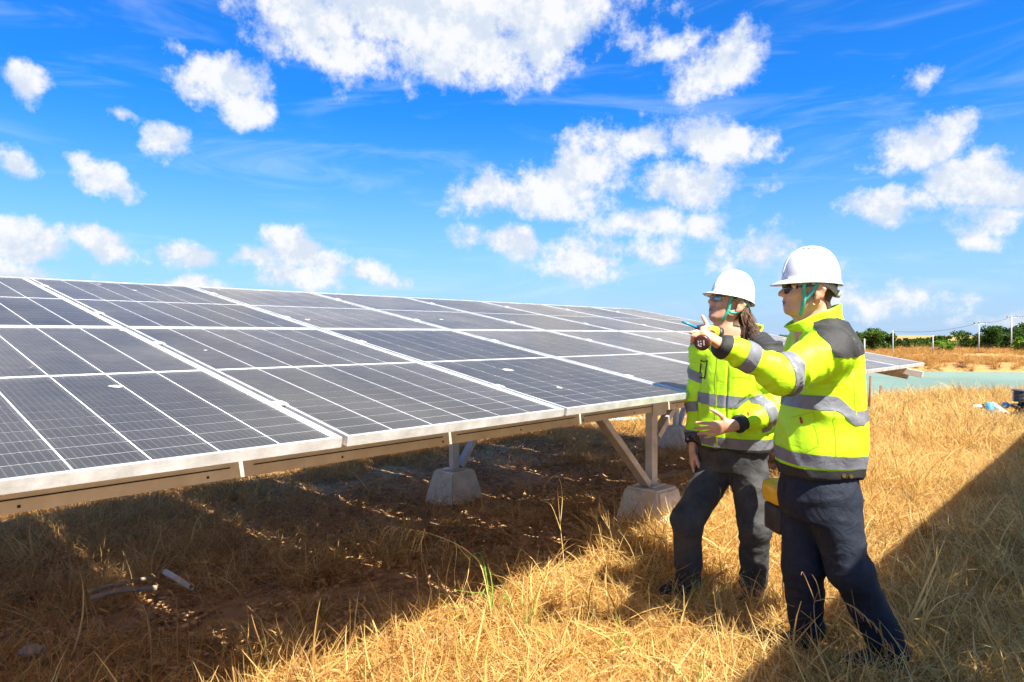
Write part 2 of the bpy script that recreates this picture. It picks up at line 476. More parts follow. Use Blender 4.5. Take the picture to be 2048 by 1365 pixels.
me_clamp = MB().box((0, 0, .004), (.046, .05, .006), None, .0015).box((0, 0, .009), (.014, .014, .006), None, .002).mesh('clamp', m_alu, False, True)

def solar_table(root, u0, u1, single, dz=0.0, posts=(3.34,), rows=(0, 1)):
    for iu in range(u0, u1):
        for row in rows:
            v = row * LP
            p = link('solar_panel', me_frame, root, (iu * U + .01, v * math.cos(TILT), EDGE_Z + dz + v * math.sin(TILT)), (TILT, 0, 0))
            link('backsheet', me_sheet, p); link('glass_pane', me_pane, p)
            if (iu, row) in single:
                for (x, y) in cells: link('cell', me_cell, p, (x, y, -.0045))
            else:
                link('cell_grid', me_grid, p, (0, 0, -.0045), kind='stuff')
            if iu > u0:
                for y in (.43, 1.60): link('clamp', me_clamp, p, (-.010, y, 0))
    xa, xb = u0 * U - .04, u1 * U + .03
    def top(y, off): return EDGE_Z + dz + y * math.tan(TILT) - off / math.cos(TILT)
    for v in (.43, 1.60, LP + .43, LP + 1.60):          # purlins right under the panels
        y = v * math.cos(TILT)
        MB().box((0, 0, 0), (xb - xa, .045, .055), None, .003).build('purlin', m_galv, root, loc=((xa + xb) / 2, y + .008, top(y, FH + .030)))
    for y, zt in ((.83, .875), (3.08, 1.289)):           # main channels along the row
        z = zt + dz; yc = y
        b = MB()
        b.box(((xa + xb) / 2, yc, z + .10), (xb - xa, .006, .20), None, .001)
        for zz in (z + .003, z + .197): b.box(((xa + xb) / 2, yc + .034, zz), (xb - xa, .062, .006), None, .001)
        beam = b.build('channel_beam', m_beam, root)
        if y < 1:
            x = xa + .15
            while x < xb - 1.2:
                MB().box((0, 0, 0), (1.05, .003, .005)).build('slot', m_slot, beam, loc=(x + .525, yc - .0038, z + .046)); x += 1.15
            for k in range(int((xb - xa) / .62)):
                MB().box((0, 0, 0), (.010, .003, .010), None, .001).build('bolt_hole', m_slot, beam, loc=(xa + .4 + k * .62, yc - .0038, z + .020))
    for px in posts:
        y0 = .10
        y1 = 4.0
        MB().bar((px, y0, top(y0, FH + .115)), (px, y1, top(y1, FH + .115)), .055, .10, bev=.004).build('rafter', m_galv, root)
        for y, zb, zt in ((.83, .30, .875), (3.08, .125, 1.289)):
            zt = zt + dz
            MB().box((px, y + .05, (zb + zt) / 2 + .06), (.085, .060, zt - zb + .12), None, .006).build('post', m_galv, root)
            MB().box((px, y + .05, zb + .006), (.17, .16, .012), None, .003).build('base_plate', m_galv, root)
            s = -1 if y < 1 else 1
            MB().bar((px + s * .075, y + .045, zb + .02), (px + s * (.70 if s < 0 else .95), y + .045, zt + .02), .05, .075, (0, 1, 0), bev=.004).build('brace', m_galv, root)
            if s < 0:
                MB().bar((px + .045, y + .04, zt - .20), (px + .36, y + .04, zt + .06), .05, .07, (0, 1, 0), bev=.004).build('brace', m_galv, root)
                MB().box((px + .02, y - .008, zt + .05), (.20, .006, .16), None, .002).build('gusset_plate', m_galv, root)

RZ = math.atan2(AX.y, AX.x)
table = empty('solar_table', ORG, RZ, label='long tilted table of dark solar panels filling the left of the picture', category='solar table')
solar_table(table, -2, 7, {(-1, 0), (0, 0)}, 0.0, (-1.25, 3.34, 7.75))
# rail end that sticks out below the far front corner
def under(y, off): return EDGE_Z + y * math.tan(TILT) - off / math.cos(TILT)
MB().bar((7.30, -.14, under(-.14, FH + .040)), (7.30, .38, under(.38, FH + .040)), .05, .07, bev=.004).build('rail_end', m_beam, table)
# the next row, behind the photographer: it throws the shade on the grass at lower right
DZ2 = 1.30
top2 = EDGE_Z + DZ2 + 4.13 * math.sin(TILT)
h_edge = -.68 - S_V * top2
org2 = ORG + HX * (h_edge - 4.13 * math.cos(TILT)) + AX * 1.6
table2 = empty('solar_table', org2, RZ, label='raised solar panel table behind the camera whose shade falls on the right-hand grass', category='solar table')
solar_table(table2, -3, 11, set(), DZ2, (-2.4, 10.6), (1,))

# concrete footings
m_conc, n = mat('footing_concrete')
co = n.n('ShaderNodeTexCoord').outputs['Object']; cz = n.n('ShaderNodeSeparateXYZ', None, Vector=co).outputs[2]
c1 = n.noise(co, 7, 6, .65); c2 = n.noise(co, 28, 5, .6)
cc = n.ramp(c1, [(.3, (.44, .38, .28)), (.6, (.64, .57, .45)), (.8, (.74, .67, .55))])
mud = n.sstep(n.math('MULTIPLY_ADD', c1, .16, cz), .19, .13)
cc = n.mix(n.math('MULTIPLY', mud, .7), cc, (.25, .15, .075))
strk = n.sstep(n.noise(n.n('ShaderNodeMapping', None, Vector=co, Scale=(26, 26, 2.5)).outputs[0], 1.0, 4, .6), .62, .70)
cc = n.mix(n.math('MULTIPLY', strk, .55), cc, (.07, .06, .05))
p = n.n('ShaderNodeBsdfPrincipled', None, Base_Color=cc, Roughness=.9)
n.t.links.new(bump(n, n.math('ADD', c1, c2), .5, .012), p.inputs['Normal']); finish(n, p.outputs[0])
def footing(A, Hh, ztop, label):
    P = ORG + AX * A + HX * Hh
    zb = float(ground_z(P.x, P.y, False)) - .08
    hgt = ztop - zb
    bm = bmesh.new(); bmesh.ops.create_cube(bm, size=1)
    for v in bm.verts:
        s = .30 if v.co.z > 0 else .30 + .17 * hgt / .4
        v.co = Vector((v.co.x * s, v.co.y * s, hgt if v.co.z > 0 else 0))
    bmesh.ops.bevel(bm, geom=bm.edges[:], offset=.018, segments=2, affect='EDGES')
    bmesh.ops.subdivide_edges(bm, edges=bm.edges[:], cuts=3, use_grid_fill=True)
    for v in bm.verts:
        v.co += Vector((1, 1, 1)) * float(fbm(np.array(v.co * 9 + P), 2)) * .004
    me = bpy.data.meshes.new('concrete_footing'); bm.to_mesh(me); bm.free(); me.materials.append(m_conc)
    link('concrete_footing', me, None, (P.x, P.y, zb), (0, 0, RZ), label=label, category='footing', group='concrete footings under the posts')
footing(3.34, .88, .296, 'front concrete footing below the post beside the dark-grey trousers')
footing(3.34, 3.13, .121, 'rear concrete footing with dark streaks under the middle of the table')
footing(7.75, .88, .296, 'concrete footing under the far front post, behind the two men')
footing(7.75, 3.13, .121, 'concrete footing under the far rear post, behind the two men')
footing(-1.25, .88, .296, 'concrete footing at the near end of the table, outside the left edge')
footing(-1.25, 3.13, .121, 'rear concrete footing at the near end of the table')

# ------------------------------------------------------------------ dry grass, litter (stuff, instanced)
def grass_mat(name, stops, green, trans=.55):
    m, n = mat(name)
    at_ = n.n('ShaderNodeAttribute', {'attribute_name': 'tone'}).outputs['Fac']
    rnd = n.n('ShaderNodeObjectInfo').outputs['Random']
    t = n.math('ADD', n.math('MULTIPLY', at_, .66), n.math('MULTIPLY', rnd, .34))
    c = n.ramp(t, stops)
    gr = n.n('ShaderNodeAttribute', {'attribute_name': 'green'}).outputs['Fac']
    c = n.mix(gr, c, green)
    d = n.n('ShaderNodeBsdfPrincipled', None, Base_Color=c, Roughness=.62)
    d.inputs['Specular IOR Level'].default_value = .25
    tl = n.n('ShaderNodeBsdfTranslucent', None, Color=c)
    mx = n.n('ShaderNodeMixShader', None, Fac=trans, i1=d.outputs[0], i2=tl.outputs[0])
    finish(n, mx.outputs[0])
    return m
m_straw = grass_mat('dry_straw', [(.0, (.16, .080, .030)), (.22, (.40, .225, .070)), (.52, (.73, .465, .135)), (.85, (.89, .68, .30))], (.16, .25, .035))
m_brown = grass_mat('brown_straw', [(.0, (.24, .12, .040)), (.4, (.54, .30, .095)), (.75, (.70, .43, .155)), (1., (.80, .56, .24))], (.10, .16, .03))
m_leaf = grass_mat('dead_leaf', [(.0, (.17, .09, .038)), (.45, (.40, .225, .095)), (.8, (.56, .34, .155)), (1., (.66, .45, .24))], (.12, .12, .04), .2)

def blades(rng, n, rad, l0, l1, lean0, lean1, curl, wid, greens=0.0, seg=4, seedhead=0.0):
    V, F, T, G = [], [], [], []
    for _ in range(n):
        a = rng.uniform(0, 2 * math.pi); r = rad * math.sqrt(rng.random())
        p = Vector((r * math.cos(a), r * math.sin(a), -.01))
        d0 = rng.uniform(0, 2 * math.pi)
        lean = R(rng.uniform(lean0, lean1)); L = rng.uniform(l0, l1)
        out = Vector((math.cos(d0), math.sin(d0), 0))
        side = Vector((-out.y, out.x, 0))
        w = wid * (rng.uniform(.5, 1.2) if rng.random() < .8 else rng.uniform(1.4, 2.4)); cu = curl * rng.uniform(-.3, 1.6)
        tone = rng.random(); g = 1.0 if rng.random() < greens else 0.0
        tw = rng.uniform(-.8, .8); sway = rng.uniform(-1.1, 1.1)
        o = len(V)
        for i in range(seg + 1):
            t = i / seg
            ww = w * (1 - t * t * .85)
            s2 = (side * math.cos(tw * t * 2) + Vector((0, 0, 1)) * math.sin(tw * t * 2))
            V.append(p - s2 * ww / 2); V.append(p + s2 * ww / 2); T += [tone * (.75 + .25 * t)] * 2; G += [g] * 2
            ang = lean + cu * t
            dr = out * math.sin(ang) + Vector((0, 0, 1)) * math.cos(ang) + side * sway * t
            p = p + dr.normalized() * (L / seg)
            if p.z < .004: p.z = .004 + .01 * rng.random()
        for i in range(seg):
            F.append((o + 2 * i, o + 2 * i + 1, o + 2 * i + 3, o + 2 * i + 2))
        if rng.random() < seedhead:
            for k in range(9):
                q = Vector(V[-1]) - dr.normalized() * (.012 * k)
                e = (side * rng.uniform(-1, 1) + out * rng.uniform(-1, 1) + dr * .8 + Vector((0, 0, -.2))).normalized() * rng.uniform(.02, .05)
                o = len(V); V += [q, q + Vector((.002, .002, 0)), q + e]; T += [tone] * 3; G += [g] * 3
                F.append((o, o + 1, o + 2))
    return V, F, T, G
def src_obj(name, data, m):
    V, F, T, G = data
    me = bpy.data.meshes.new(name); me.from_pydata([tuple(v) for v in V], [], F)
    a = me.attributes.new('tone', 'FLOAT', 'POINT'); a.data.foreach_set('value', np.array(T, np.float32))
    a = me.attributes.new('green', 'FLOAT', 'POINT'); a.data.foreach_set('value', np.array(G, np.float32))
    me.materials.append(m)
    return bpy.data.objects.new(name, me)
rg = random.Random(5)
def collection(name, objs):
    c = bpy.data.collections.new(name)
    for o in objs: c.objects.link(o)
    return c
tangle = collection('tangle_src', [src_obj('tuft', blades(rg, 110, .18, .08, .40, 20, 108, 2.1, .0052, .012, 5), m_straw) for _ in range(7)])
upright = collection('upright_src', [src_obj('tuft', blades(rg, 46, .12, .18, .58, 4, 62, 1.5, .0058, .05, 6, .25), m_straw) for _ in range(6)])
brownt = collection('brown_src', [src_obj('tuft', blades(rg, 70, .15, .08, .36, 15, 104, 1.8, .0046, .015, 4, .05), m_brown) for _ in range(6)])
browns = collection('brown_stem_src', [src_obj('tuft', blades(rg, 34, .12, .16, .52, 4, 60, 1.5, .0046, .02, 6, .3), m_brown) for _ in range(5)])
fieldt = collection('field_src', [src_obj('tuft', blades(rg, 80, .24, .18, .50, 5, 70, 1.2, .010, .03, 3), m_straw) for _ in range(5)])
m_orange = grass_mat('orange_straw', [(.0, (.17, .075, .020)), (.35, (.42, .20, .045)), (.7, (.58, .32, .085)), (1., (.70, .44, .15))], (.12, .16, .03))
dyket = collection('dyke_src', [src_obj('tuft', blades(rg, 80, .24, .18, .50, 5, 70, 1.2, .012, .02, 3), m_orange) for _ in range(5)])
def leaves(rng, n):
    V, F, T, G = [], [], [], []
    for _ in range(n):
        a = rng.uniform(0, 6.28); c = Vector((rng.uniform(-.12, .12), rng.uniform(-.12, .12), rng.uniform(.004, .02)))
        L, Wd = rng.uniform(.025, .06), rng.uniform(.010, .024); cu = rng.uniform(.2, .9); tl = rng.uniform(-.6, .6)
        ux = Vector((math.cos(a), math.sin(a), rng.uniform(-.2, .4))).normalized(); uy = Vector((-math.sin(a), math.cos(a), tl)).normalized(); uz = ux.cross(uy)
        o = len(V); tone = rng.random()
        for i, wf in enumerate((.15, .9, 1, .12)):
            t = i / 3 - .5
            for s in (-1, 0, 1):
                V.append(c + ux * L * t + uy * Wd * .5 * wf * s + uz * L * (cu * t * t + .35 * abs(s) * wf * cu * .5)); T.append(tone); G.append(0.0)
        for i in range(3):
            for j in range(2):
                q = o + i * 3 + j; F.append((q, q + 1, q + 4, q + 3))
    return V, F, T, G
litter = collection('litter_src', [src_obj('leaves', leaves(rg, 26), m_leaf) for _ in range(6)])

def scatter(name, coll, pts, rot, scl, idx, label):
    """one object that instances the clumps of a collection on its points"""
    me = bpy.data.meshes.new(name)
    me.vertices.add(len(pts)); me.vertices.foreach_set('co', np.asarray(pts, np.float32).ravel())
    for nm, ty, arr, fld in (('rot', 'FLOAT_VECTOR', rot, 'vector'), ('scl', 'FLOAT', scl, 'value'), ('idx', 'INT', idx, 'value')):
        at_ = me.attributes.new(nm, ty, 'POINT'); at_.data.foreach_set(fld, np.asarray(arr).ravel())
    o = link(name, me, kind='stuff', label=label, category='litter' if 'litter' in name else 'grass')
    g = bpy.data.node_groups.new(name, 'GeometryNodeTree')
    g.interface.new_socket('Geometry', in_out='INPUT', socket_type='NodeSocketGeometry')
    g.interface.new_socket('Geometry', in_out='OUTPUT', socket_type='NodeSocketGeometry')
    gi = g.nodes.new('NodeGroupInput'); go = g.nodes.new('NodeGroupOutput')
    ci = g.nodes.new('GeometryNodeCollectionInfo'); ci.inputs['Collection'].default_value = coll
    ci.inputs['Separate Children'].default_value = True; ci.inputs['Reset Children'].default_value = True
    ip = g.nodes.new('GeometryNodeInstanceOnPoints'); ip.inputs['Pick Instance'].default_value = True
    def na(nm, ty):
        nd = g.nodes.new('GeometryNodeInputNamedAttribute'); nd.data_type = ty; nd.inputs['Name'].default_value = nm
        return nd.outputs['Attribute']
    g.links.new(gi.outputs[0], ip.inputs['Points']); g.links.new(ci.outputs[0], ip.inputs['Instance'])
    g.links.new(na('idx', 'INT'), ip.inputs['Instance Index']); g.links.new(na('rot', 'FLOAT_VECTOR'), ip.inputs['Rotation'])
    g.links.new(na('scl', 'FLOAT'), ip.inputs['Scale']); g.links.new(ip.outputs[0], go.inputs[0])
    md = o.modifiers.new('scatter', 'NODES'); md.node_group = g
    return o
rs = np.random.RandomState(8)
def frame_AH(x, y):
    rx, ry = x - ORG.x, y - ORG.y
    return rx * AX.x + ry * AX.y, rx * HX.x + ry * HX.y
def cloud(n, x0, x1, y0, y1, dens):
    x = rs.uniform(x0, x1, n); y = rs.uniform(y0, y1, n)
    keep = rs.rand(n) < dens(x, y)
    keep &= np.abs(x) < .80 * y + .9
    return x[keep], y[keep]
def lay(name, coll, x, y, s0, s1, label, tilt=.15, ncoll=6, dz=0.0, smul=None):
    n = len(x)
    z = ground_z(x, y) + dz
    rot = np.stack([rs.normal(0, tilt, n), rs.normal(0, tilt, n), rs.uniform(0, 6.283, n)], -1).astype(np.float32)
    scl = rs.uniform(s0, s1, n).astype(np.float32)
    if smul is not None: scl = (scl * smul).astype(np.float32)
    return scatter(name, coll, np.stack([x, y, z], -1), rot, scl, rs.randint(0, ncoll, n).astype(np.int32), label)
def patch(x, y, k, o=0): return vnoise(np.stack([x * k + o, y * k + o, 0 * x + .5], -1))

# sunlit straw mat in front of the table and round the men
def d_near(x, y):
    A, H = frame_AH(x, y)
    f = np.maximum(1 - sst(H, .35, .95), sst(A, 8.1, 8.8)) * (.75 + .5 * patch(x, y, 1.1))
    return np.clip(f, 0, 1)
x, y = cloud(11500, -2.5, 8, 1.7, 9.0, d_near)
A_, H_ = frame_AH(x, y)
lay('straw_grass', tangle, x, y, .55, 1.15, 'golden mat of dry straw grass in front of the table', .25, 7, smul=.75 + .35 * (patch(x, y, .9, 3) + .3).clip(0, 1))
x, y = cloud(3600, -2.5, 8, 1.9, 9.0, lambda x, y: d_near(x, y) * np.clip(.15 + 1.0 * patch(x, y, .8, 7), .05, 1))
lay('upright_grass', upright, x, y, .45, .95, 'upright dry grass stems standing out of the straw', .2, 6)
x, y = cloud(2600, -1.5, 8, 1.9, 8.5, lambda x, y: d_near(x, y) * np.clip(-.05 + 1.5 * patch(x, y, 1.3, 17), 0, .9))
lay('dead_grass', brownt, x, y, .6, 1.1, 'darker brown dead patches in the golden straw', .35, 6)
# taller clumps towards the right-hand side
x, y = cloud(2600, 1.4, 9, 2.6, 11.0, lambda x, y: (frame_AH(x, y)[1] < .1) * (x > .40 * y + .55) * np.clip(.10 + 1.3 * patch(x, y, .9, 31), .04, 1))
lay('tall_grass', upright, x, y, .75, 1.35, 'tall tangled dry grass clumps at the right-hand side', .3, 6)
# brown straw in the shade of the table
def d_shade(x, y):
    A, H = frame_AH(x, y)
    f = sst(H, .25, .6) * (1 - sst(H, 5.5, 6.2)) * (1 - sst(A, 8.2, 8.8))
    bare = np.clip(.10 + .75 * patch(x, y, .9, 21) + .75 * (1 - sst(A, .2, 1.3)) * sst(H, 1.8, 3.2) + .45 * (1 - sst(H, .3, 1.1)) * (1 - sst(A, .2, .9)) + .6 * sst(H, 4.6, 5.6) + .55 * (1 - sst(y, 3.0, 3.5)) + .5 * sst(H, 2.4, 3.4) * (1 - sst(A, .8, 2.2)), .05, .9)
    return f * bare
x, y = cloud(15000, -6, 9, 1.7, 13, d_shade)
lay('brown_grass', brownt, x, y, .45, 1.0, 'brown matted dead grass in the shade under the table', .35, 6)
x, y = cloud(13000, -6, 8, 1.8, 11, lambda x, y: sst(frame_AH(x, y)[1], .3, .8) * (1 - sst(frame_AH(x, y)[1], 5.2, 6)) * np.clip(.55 + .6 * patch(x, y, 1.3, 4), .1, 1))
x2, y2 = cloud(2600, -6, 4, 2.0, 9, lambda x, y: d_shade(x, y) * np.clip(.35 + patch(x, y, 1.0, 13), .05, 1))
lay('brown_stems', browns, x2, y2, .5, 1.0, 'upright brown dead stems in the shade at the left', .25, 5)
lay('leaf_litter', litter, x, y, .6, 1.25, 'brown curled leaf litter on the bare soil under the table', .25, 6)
# open field beyond the men and behind the table
def d_field(x, y):
    A, H = frame_AH(x, y)
    f = np.where((H < 0) | (A > 8.6), 1.0, sst(H, 5.2, 6.0)) * (ground_z(x, y, False) > -.45)
    return f * np.clip(.7 + .5 * patch(x, y, .5), .1, 1)
x, y = cloud(19000, -9, 22, 8.3, 22, d_field)
pc = on_ground(1985, 838)
kp = ~((np.abs(x - pc.x) < .85) & (y > pc.y - 1.3) & (y < pc.y + .35)); x, y = x[kp], y[kp]
shore = sst(y, 12.5, 16.0)
lay('field_grass', fieldt, x, y, .55, 1.05, 'golden dry grass of the field up to the pond', .2, 5, smul=1 + .10 * shore + .35 * patch(x, y, .45, 2).clip(0, 1))
# dykes and scrub beyond the water
def d_far(x, y): return (ground_z(x, y, False) > -.74) * np.clip(.5 + .6 * patch(x, y, .16), .06, 1)
x, y = cloud(19000, 8, 95, 39, 96, d_far)
lay('dyke_grass', dyket, x, y, .7, 1.4, 'tawny dry grass on the dykes across the pond', .2, 5)

x, y = cloud(5000, 8, 95, 40, 92, lambda x, y: d_far(x, y) * np.clip(patch(x, y, .22, 5) * 1.6, 0, 1))
lay('dyke_scrub', brownt, x, y, 2.2, 4.2, 'darker brown scrub patches on the dykes across the pond', .2, 6)

# ------------------------------------------------------------------ single plants that stand out
m_stalk = simple('straw_stalk', (.62, .42, .14), .6, 0, .2, 40)
m_stalkb = simple('brown_stalk', (.36, .20, .075), .6, 0, .2, 40)
m_green = simple('green_blade', (.16, .30, .03), .5, 0, .2, 30)
def ribbon(mb, pts, w0, w1=.001, n=5):
    P = [Vector(p) for p in pts]
    # smooth the polyline
    Q = []
    for i in range(len(P) - 1):
        p0, p1, p2, p3 = P[max(i - 1, 0)], P[i], P[i + 1], P[min(i + 2, len(P) - 1)]
        for k in range(n):
            t = k / n
            Q.append(.5 * ((2 * p1) + (p2 - p0) * t + (2 * p0 - 5 * p1 + 4 * p2 - p3) * t * t + (3 * p1 - p0 - 3 * p2 + p3) * t ** 3))
    Q.append(P[-1])
    m = len(Q)
    mb.tube(Q, [(w0 + (w1 - w0) * (i / (m - 1))) / 2 for i in range(m)], 5)
    return Q
def px(pts, depth): return [at(a, b, depth + (c if len((a, b, *r)) > 2 else 0)) if False else at(a, b, depth) for (a, b, *r) in pts for c in [0]]
rp = random.Random(12)
def plume(mb, Q, i0, droop, n, l0, l1, w=.0035):
    for k in range(n):
        j = int(i0 + (len(Q) - 1 - i0) * (k / n)); p = Q[j]
        dr = (Q[min(j + 1, len(Q) - 1)] - Q[j - 1]).normalized()
        L = rp.uniform(l0, l1) * (1 - .4 * k / n)
        e = dr * .55 + Vector((rp.uniform(-.3, .3), rp.uniform(-.3, .3), droop * rp.uniform(.5, 1.1)))
        ribbon(mb, [p, p + e * L * .5 + Vector((0, 0, .12 * L)), p + e * L + Vector((0, 0, droop * .25 * L))], w, .0015, 4)
def stalk_plant(name, paths, depth, m, label, w=.006, plumes=None, group=None, cat='grass stalk'):
    base = at(*paths[0][0], depth); base.z = float(ground_z(base.x, base.y))
    mb = MB()
    for i, pth in enumerate(paths):
        P = px(pth, depth)
        P[0] = P[0].copy()
        for k, q in enumerate(P): q.y += .05 * math.sin(k * .9 + i)
        if abs(P[0].z - base.z) < .25: P[0].z = float(ground_z(P[0].x, P[0].y)) - .01
        Q = ribbon(mb, [q - base for q in P], w if i == 0 else w * .75)
        if plumes and i in plumes: plume(mb, Q, *plumes[i])
    o = mb.build(name, m, None, True, base, label=label, category=cat)
    if group: o['group'] = group
    return o
stalk_plant('grass_stalk', [[(987, 1215), (964, 1146), (940, 1114), (905, 1088), (858, 1064), (826, 1054), (773, 1047)], [(848, 1062), (840, 1095), (845, 1120), (855, 1143)],
            [(908, 1088), (913, 1105), (910, 1140), (912, 1165)], [(940, 1114), (936, 1150), (925, 1180)], [(940, 1114), (920, 1090), (905, 1071)]], 3.42, m_stalk,
            'long arching dry stalk with a drooping comb-like seed head in front of the table', .0075, {0: (20, -.9, 11, .10, .16)})
stalk_plant('green_grass_tuft', [[(985, 1205), (972, 1160), (965, 1125), (956, 1108), (940, 1118)], [(983, 1205), (968, 1150), (950, 1115), (935, 1110), (920, 1116)], [(988, 1205), (975, 1180), (960, 1190), (952, 1203)],
            [(985, 1205), (970, 1185), (945, 1178), (900, 1175)], [(1000, 1210), (1010, 1185), (1022, 1215), (1035, 1245)], [(990, 1205), (984, 1165), (978, 1140)]], 3.46, m_green,
            'small bright green grass tuft at the foot of the arching stalk', .011, cat='grass tuft')
stalk_plant('grass_stalk', [[(1135, 1235), (1128, 1120), (1121, 1050), (1117, 1000), (1113, 962)], [(1122, 1050), (1126, 1000), (1120, 962), (1108, 950), (1090, 965), (1084, 990)], [(1124, 1070), (1104, 1015), (1088, 1000), (1076, 990)]], 3.55, m_stalk,
            'tall upright yellow stalk with looped dry leaves left of the front footing', .006)
stalk_plant('grass_stalk', [[(1215, 1110), (1200, 1062), (1190, 1040), (1172, 1033)], [(1235, 1115), (1225, 1075), (1206, 1040), (1196, 1020)]], 4.15, m_stalk,
            'feathery pale dry stalks beside the front footing', .006, {0: (6, .35, 14, .08, .14), 1: (6, .5, 14, .08, .14)})
stalk_plant('grass_stalk', [[(1645, 1330), (1642, 1270), (1640, 1220), (1644, 1185)], [(1640, 1212), (1680, 1208), (1715, 1222), (1745, 1250), (1768, 1290)], [(1640, 1210), (1610, 1150), (1595, 1145)], [(1643, 1200), (1625, 1160), (1612, 1140)]], 2.45, m_stalkb,
            'dry stalk with a curved comb of bristles in front of the navy trousers', .0055, {1: (8, -.25, 20, .05, .085)})
for i, pt in enumerate([[(300, 1340), (290, 1270), (262, 1200), (240, 1160), (233, 1180), (230, 1215)], [(355, 1330), (345, 1270), (340, 1210), (330, 1185)], [(210, 1345), (195, 1290), (165, 1200), (150, 1140)],
                        [(110, 1350), (80, 1290), (40, 1240), (0, 1215)], [(430, 1350), (440, 1310), (450, 1285), (448, 1262)], [(250, 1350), (275, 1290), (310, 1250), (335, 1265)],
                        [(150, 1350), (140, 1290), (100, 1225), (60, 1200)], [(60, 1350), (40, 1300), (20, 1280), (-5, 1290)]]):
    stalk_plant('grass_stalk', [pt, [(pt[0][0] + 22, pt[0][1]), (pt[1][0] + 30, pt[1][1] + 15), (pt[2][0] + 55, pt[2][1] + 60)]], 2.72 + .06 * (i % 3), m_stalkb, 'bent dry stalk in the shade at lower left, ' + ('fifth', 'seventh', 'third', 'first', 'rightmost', 'sixth', 'fourth', 'second')[i] + (' of eight from the left' if i != 4 else ' of the eight'), .0052, {0: (12, .2, 7, .02, .04)} if i % 2 else None, 'bent stalks at lower left')
GT = ['thin green blades just below the front footing', 'green blades at the left boot of the man in charcoal trousers', 'green blades between the charcoal trouser legs', 'green blades in the gap between the two men',
      'green blades in the sunlit straw left of the men', 'green blades near the bottom edge, left of the men', 'green blades right of the arching stalk in the straw']
for i, (bx, by) in enumerate([(1318, 1130), (1395, 1215), (1450, 1185), (1545, 1230), (1180, 1260), (1240, 1320), (1060, 1290)]):
    g = on_ground(bx, by); dp = g.y
    P = [[(bx, by), (bx + rp.uniform(-12, 12), by - 40), (bx + rp.uniform(-30, 30), by - rp.uniform(60, 95))] for _ in range(5)]
    stalk_plant('green_grass_tuft', P, dp, m_green, GT[i], .006, None, 'green blades in the straw', 'grass tuft')

# ------------------------------------------------------------------ things lying under and beside the table
m_pvc = simple('white_pvc', (.52, .46, .36), .6, 0, .12, 14, c2=(.30, .24, .16))
m_pvcw = simple('clean_white_pvc', (.80, .78, .74), .4, 0, .06, 14)
m_blue = simple('blue_fitting', (.035, .36, .62), .4, 0, .1, 20)
m_hose = simple('grey_hose', (.28, .22, .16), .6, 0, .1, 20)
m_dark = simple('black_metal', (.025, .025, .028), .45, .2, .1, 20)
m_stone = simple('pale_stone', (.33, .29, .24), .9, 0, .15, 12, .5, 20)
m_rust = simple('rusty_rod', (.16, .075, .035), .85, 0, .2, 25, .4, 60)
m_glassw = simple('weathered_wood', (.30, .24, .17), .8, 0, .2, 15, .4, 40)
def pipe(p0, p1, r):
    p0, p1 = Vector(p0), Vector(p1); n = 16; d = (p1 - p0).normalized(); s = d.cross(Vector((0, 0, 1))).normalized(); u = s.cross(d)
    def ring(p, rr): return [p + (s * math.cos(2 * math.pi * k / n) + u * math.sin(2 * math.pi * k / n)) * rr for k in range(n)]
    return MB().loft([ring(p0 + d * .05, r * .8), ring(p0, r * .8), ring(p0, r), ring(p1, r), ring(p1, r * .8), ring(p1 - d * .05, r * .8)], False)
b0, b1 = on_ground(330, 1148, .01), on_ground(383, 1179, .01)
pipe((0, 0, .012), (b1 - b0) + Vector((0, 0, .012)), .017).build('broken_pipe', m_pvc, None, True, b0, label='short broken piece of white plastic pipe lying in the leaf litter', category='pipe')
q0 = on_ground(185, 1195)
hp = [on_ground(a, b, .02) - q0 for a, b in ((185, 1197), (215, 1187), (250, 1180), (285, 1178), (315, 1176))]
MB().tube(hp, .016, 8).build('grey_hose', m_hose, None, True, q0, label='grey hose end lying left of the broken white pipe', category='hose')
q0 = on_ground(175, 1190)
hp = [on_ground(a, b, .018) - q0 for a, b in ((178, 1185), (210, 1174), (240, 1168), (275, 1160), (310, 1156))]
MB().tube(hp, .011, 8).build('dry_branch', m_glassw, None, True, q0, label='thin dry branch lying behind the grey hose', category='branch')
q0 = on_ground(62, 1310)
bm = bmesh.new(); bmesh.ops.create_icosphere(bm, subdivisions=3, radius=1)
for v in bm.verts: v.co = Vector((v.co.x * .060, v.co.y * .04, v.co.z * .022)) * (1 + .25 * float(fbm(np.array(v.co * 1.7 + Vector((4, 4, 4))), 3)))
[setattr(f_, 'smooth', True) for f_ in bm.faces]; me = bpy.data.meshes.new('stone'); bm.to_mesh(me); bm.free(); me.materials.append(m_stone)
link('stone', me, None, q0 + Vector((0, 0, .02)), label='pale flat stone at the lower left corner', category='stone')
# white pipe along the ground behind the table
b0, b1 = on_ground(1165, 858, -.2), on_ground(1385, 849, -.2)
b0.z = float(ground_z(b0.x, b0.y)) + .14; b1.z = float(ground_z(b1.x, b1.y)) + .14
wp = empty('water_pipe', (b0.x, b0.y, b0.z - .14), label='long white water pipe lying on the ground behind the table', category='pipe')
pipe((0, 0, .14), b1 - b0 + Vector((0, 0, .14)), .035).build('pipe_run', m_pvcw, wp, True)
for t in (.33, .72): MB().tube([(b1 - b0) * (t - .01) + Vector((0, 0, .14)), (b1 - b0) * (t + .01) + Vector((0, 0, .14))], .047, 14).build('coupling', m_blue, wp, True)
for t in (.1, .5, .9):
    q = (b1 - b0) * t; MB().box(q + Vector((0, 0, .05)), (.12, .12, .11), None, .01).build('support_block', m_conc, wp)
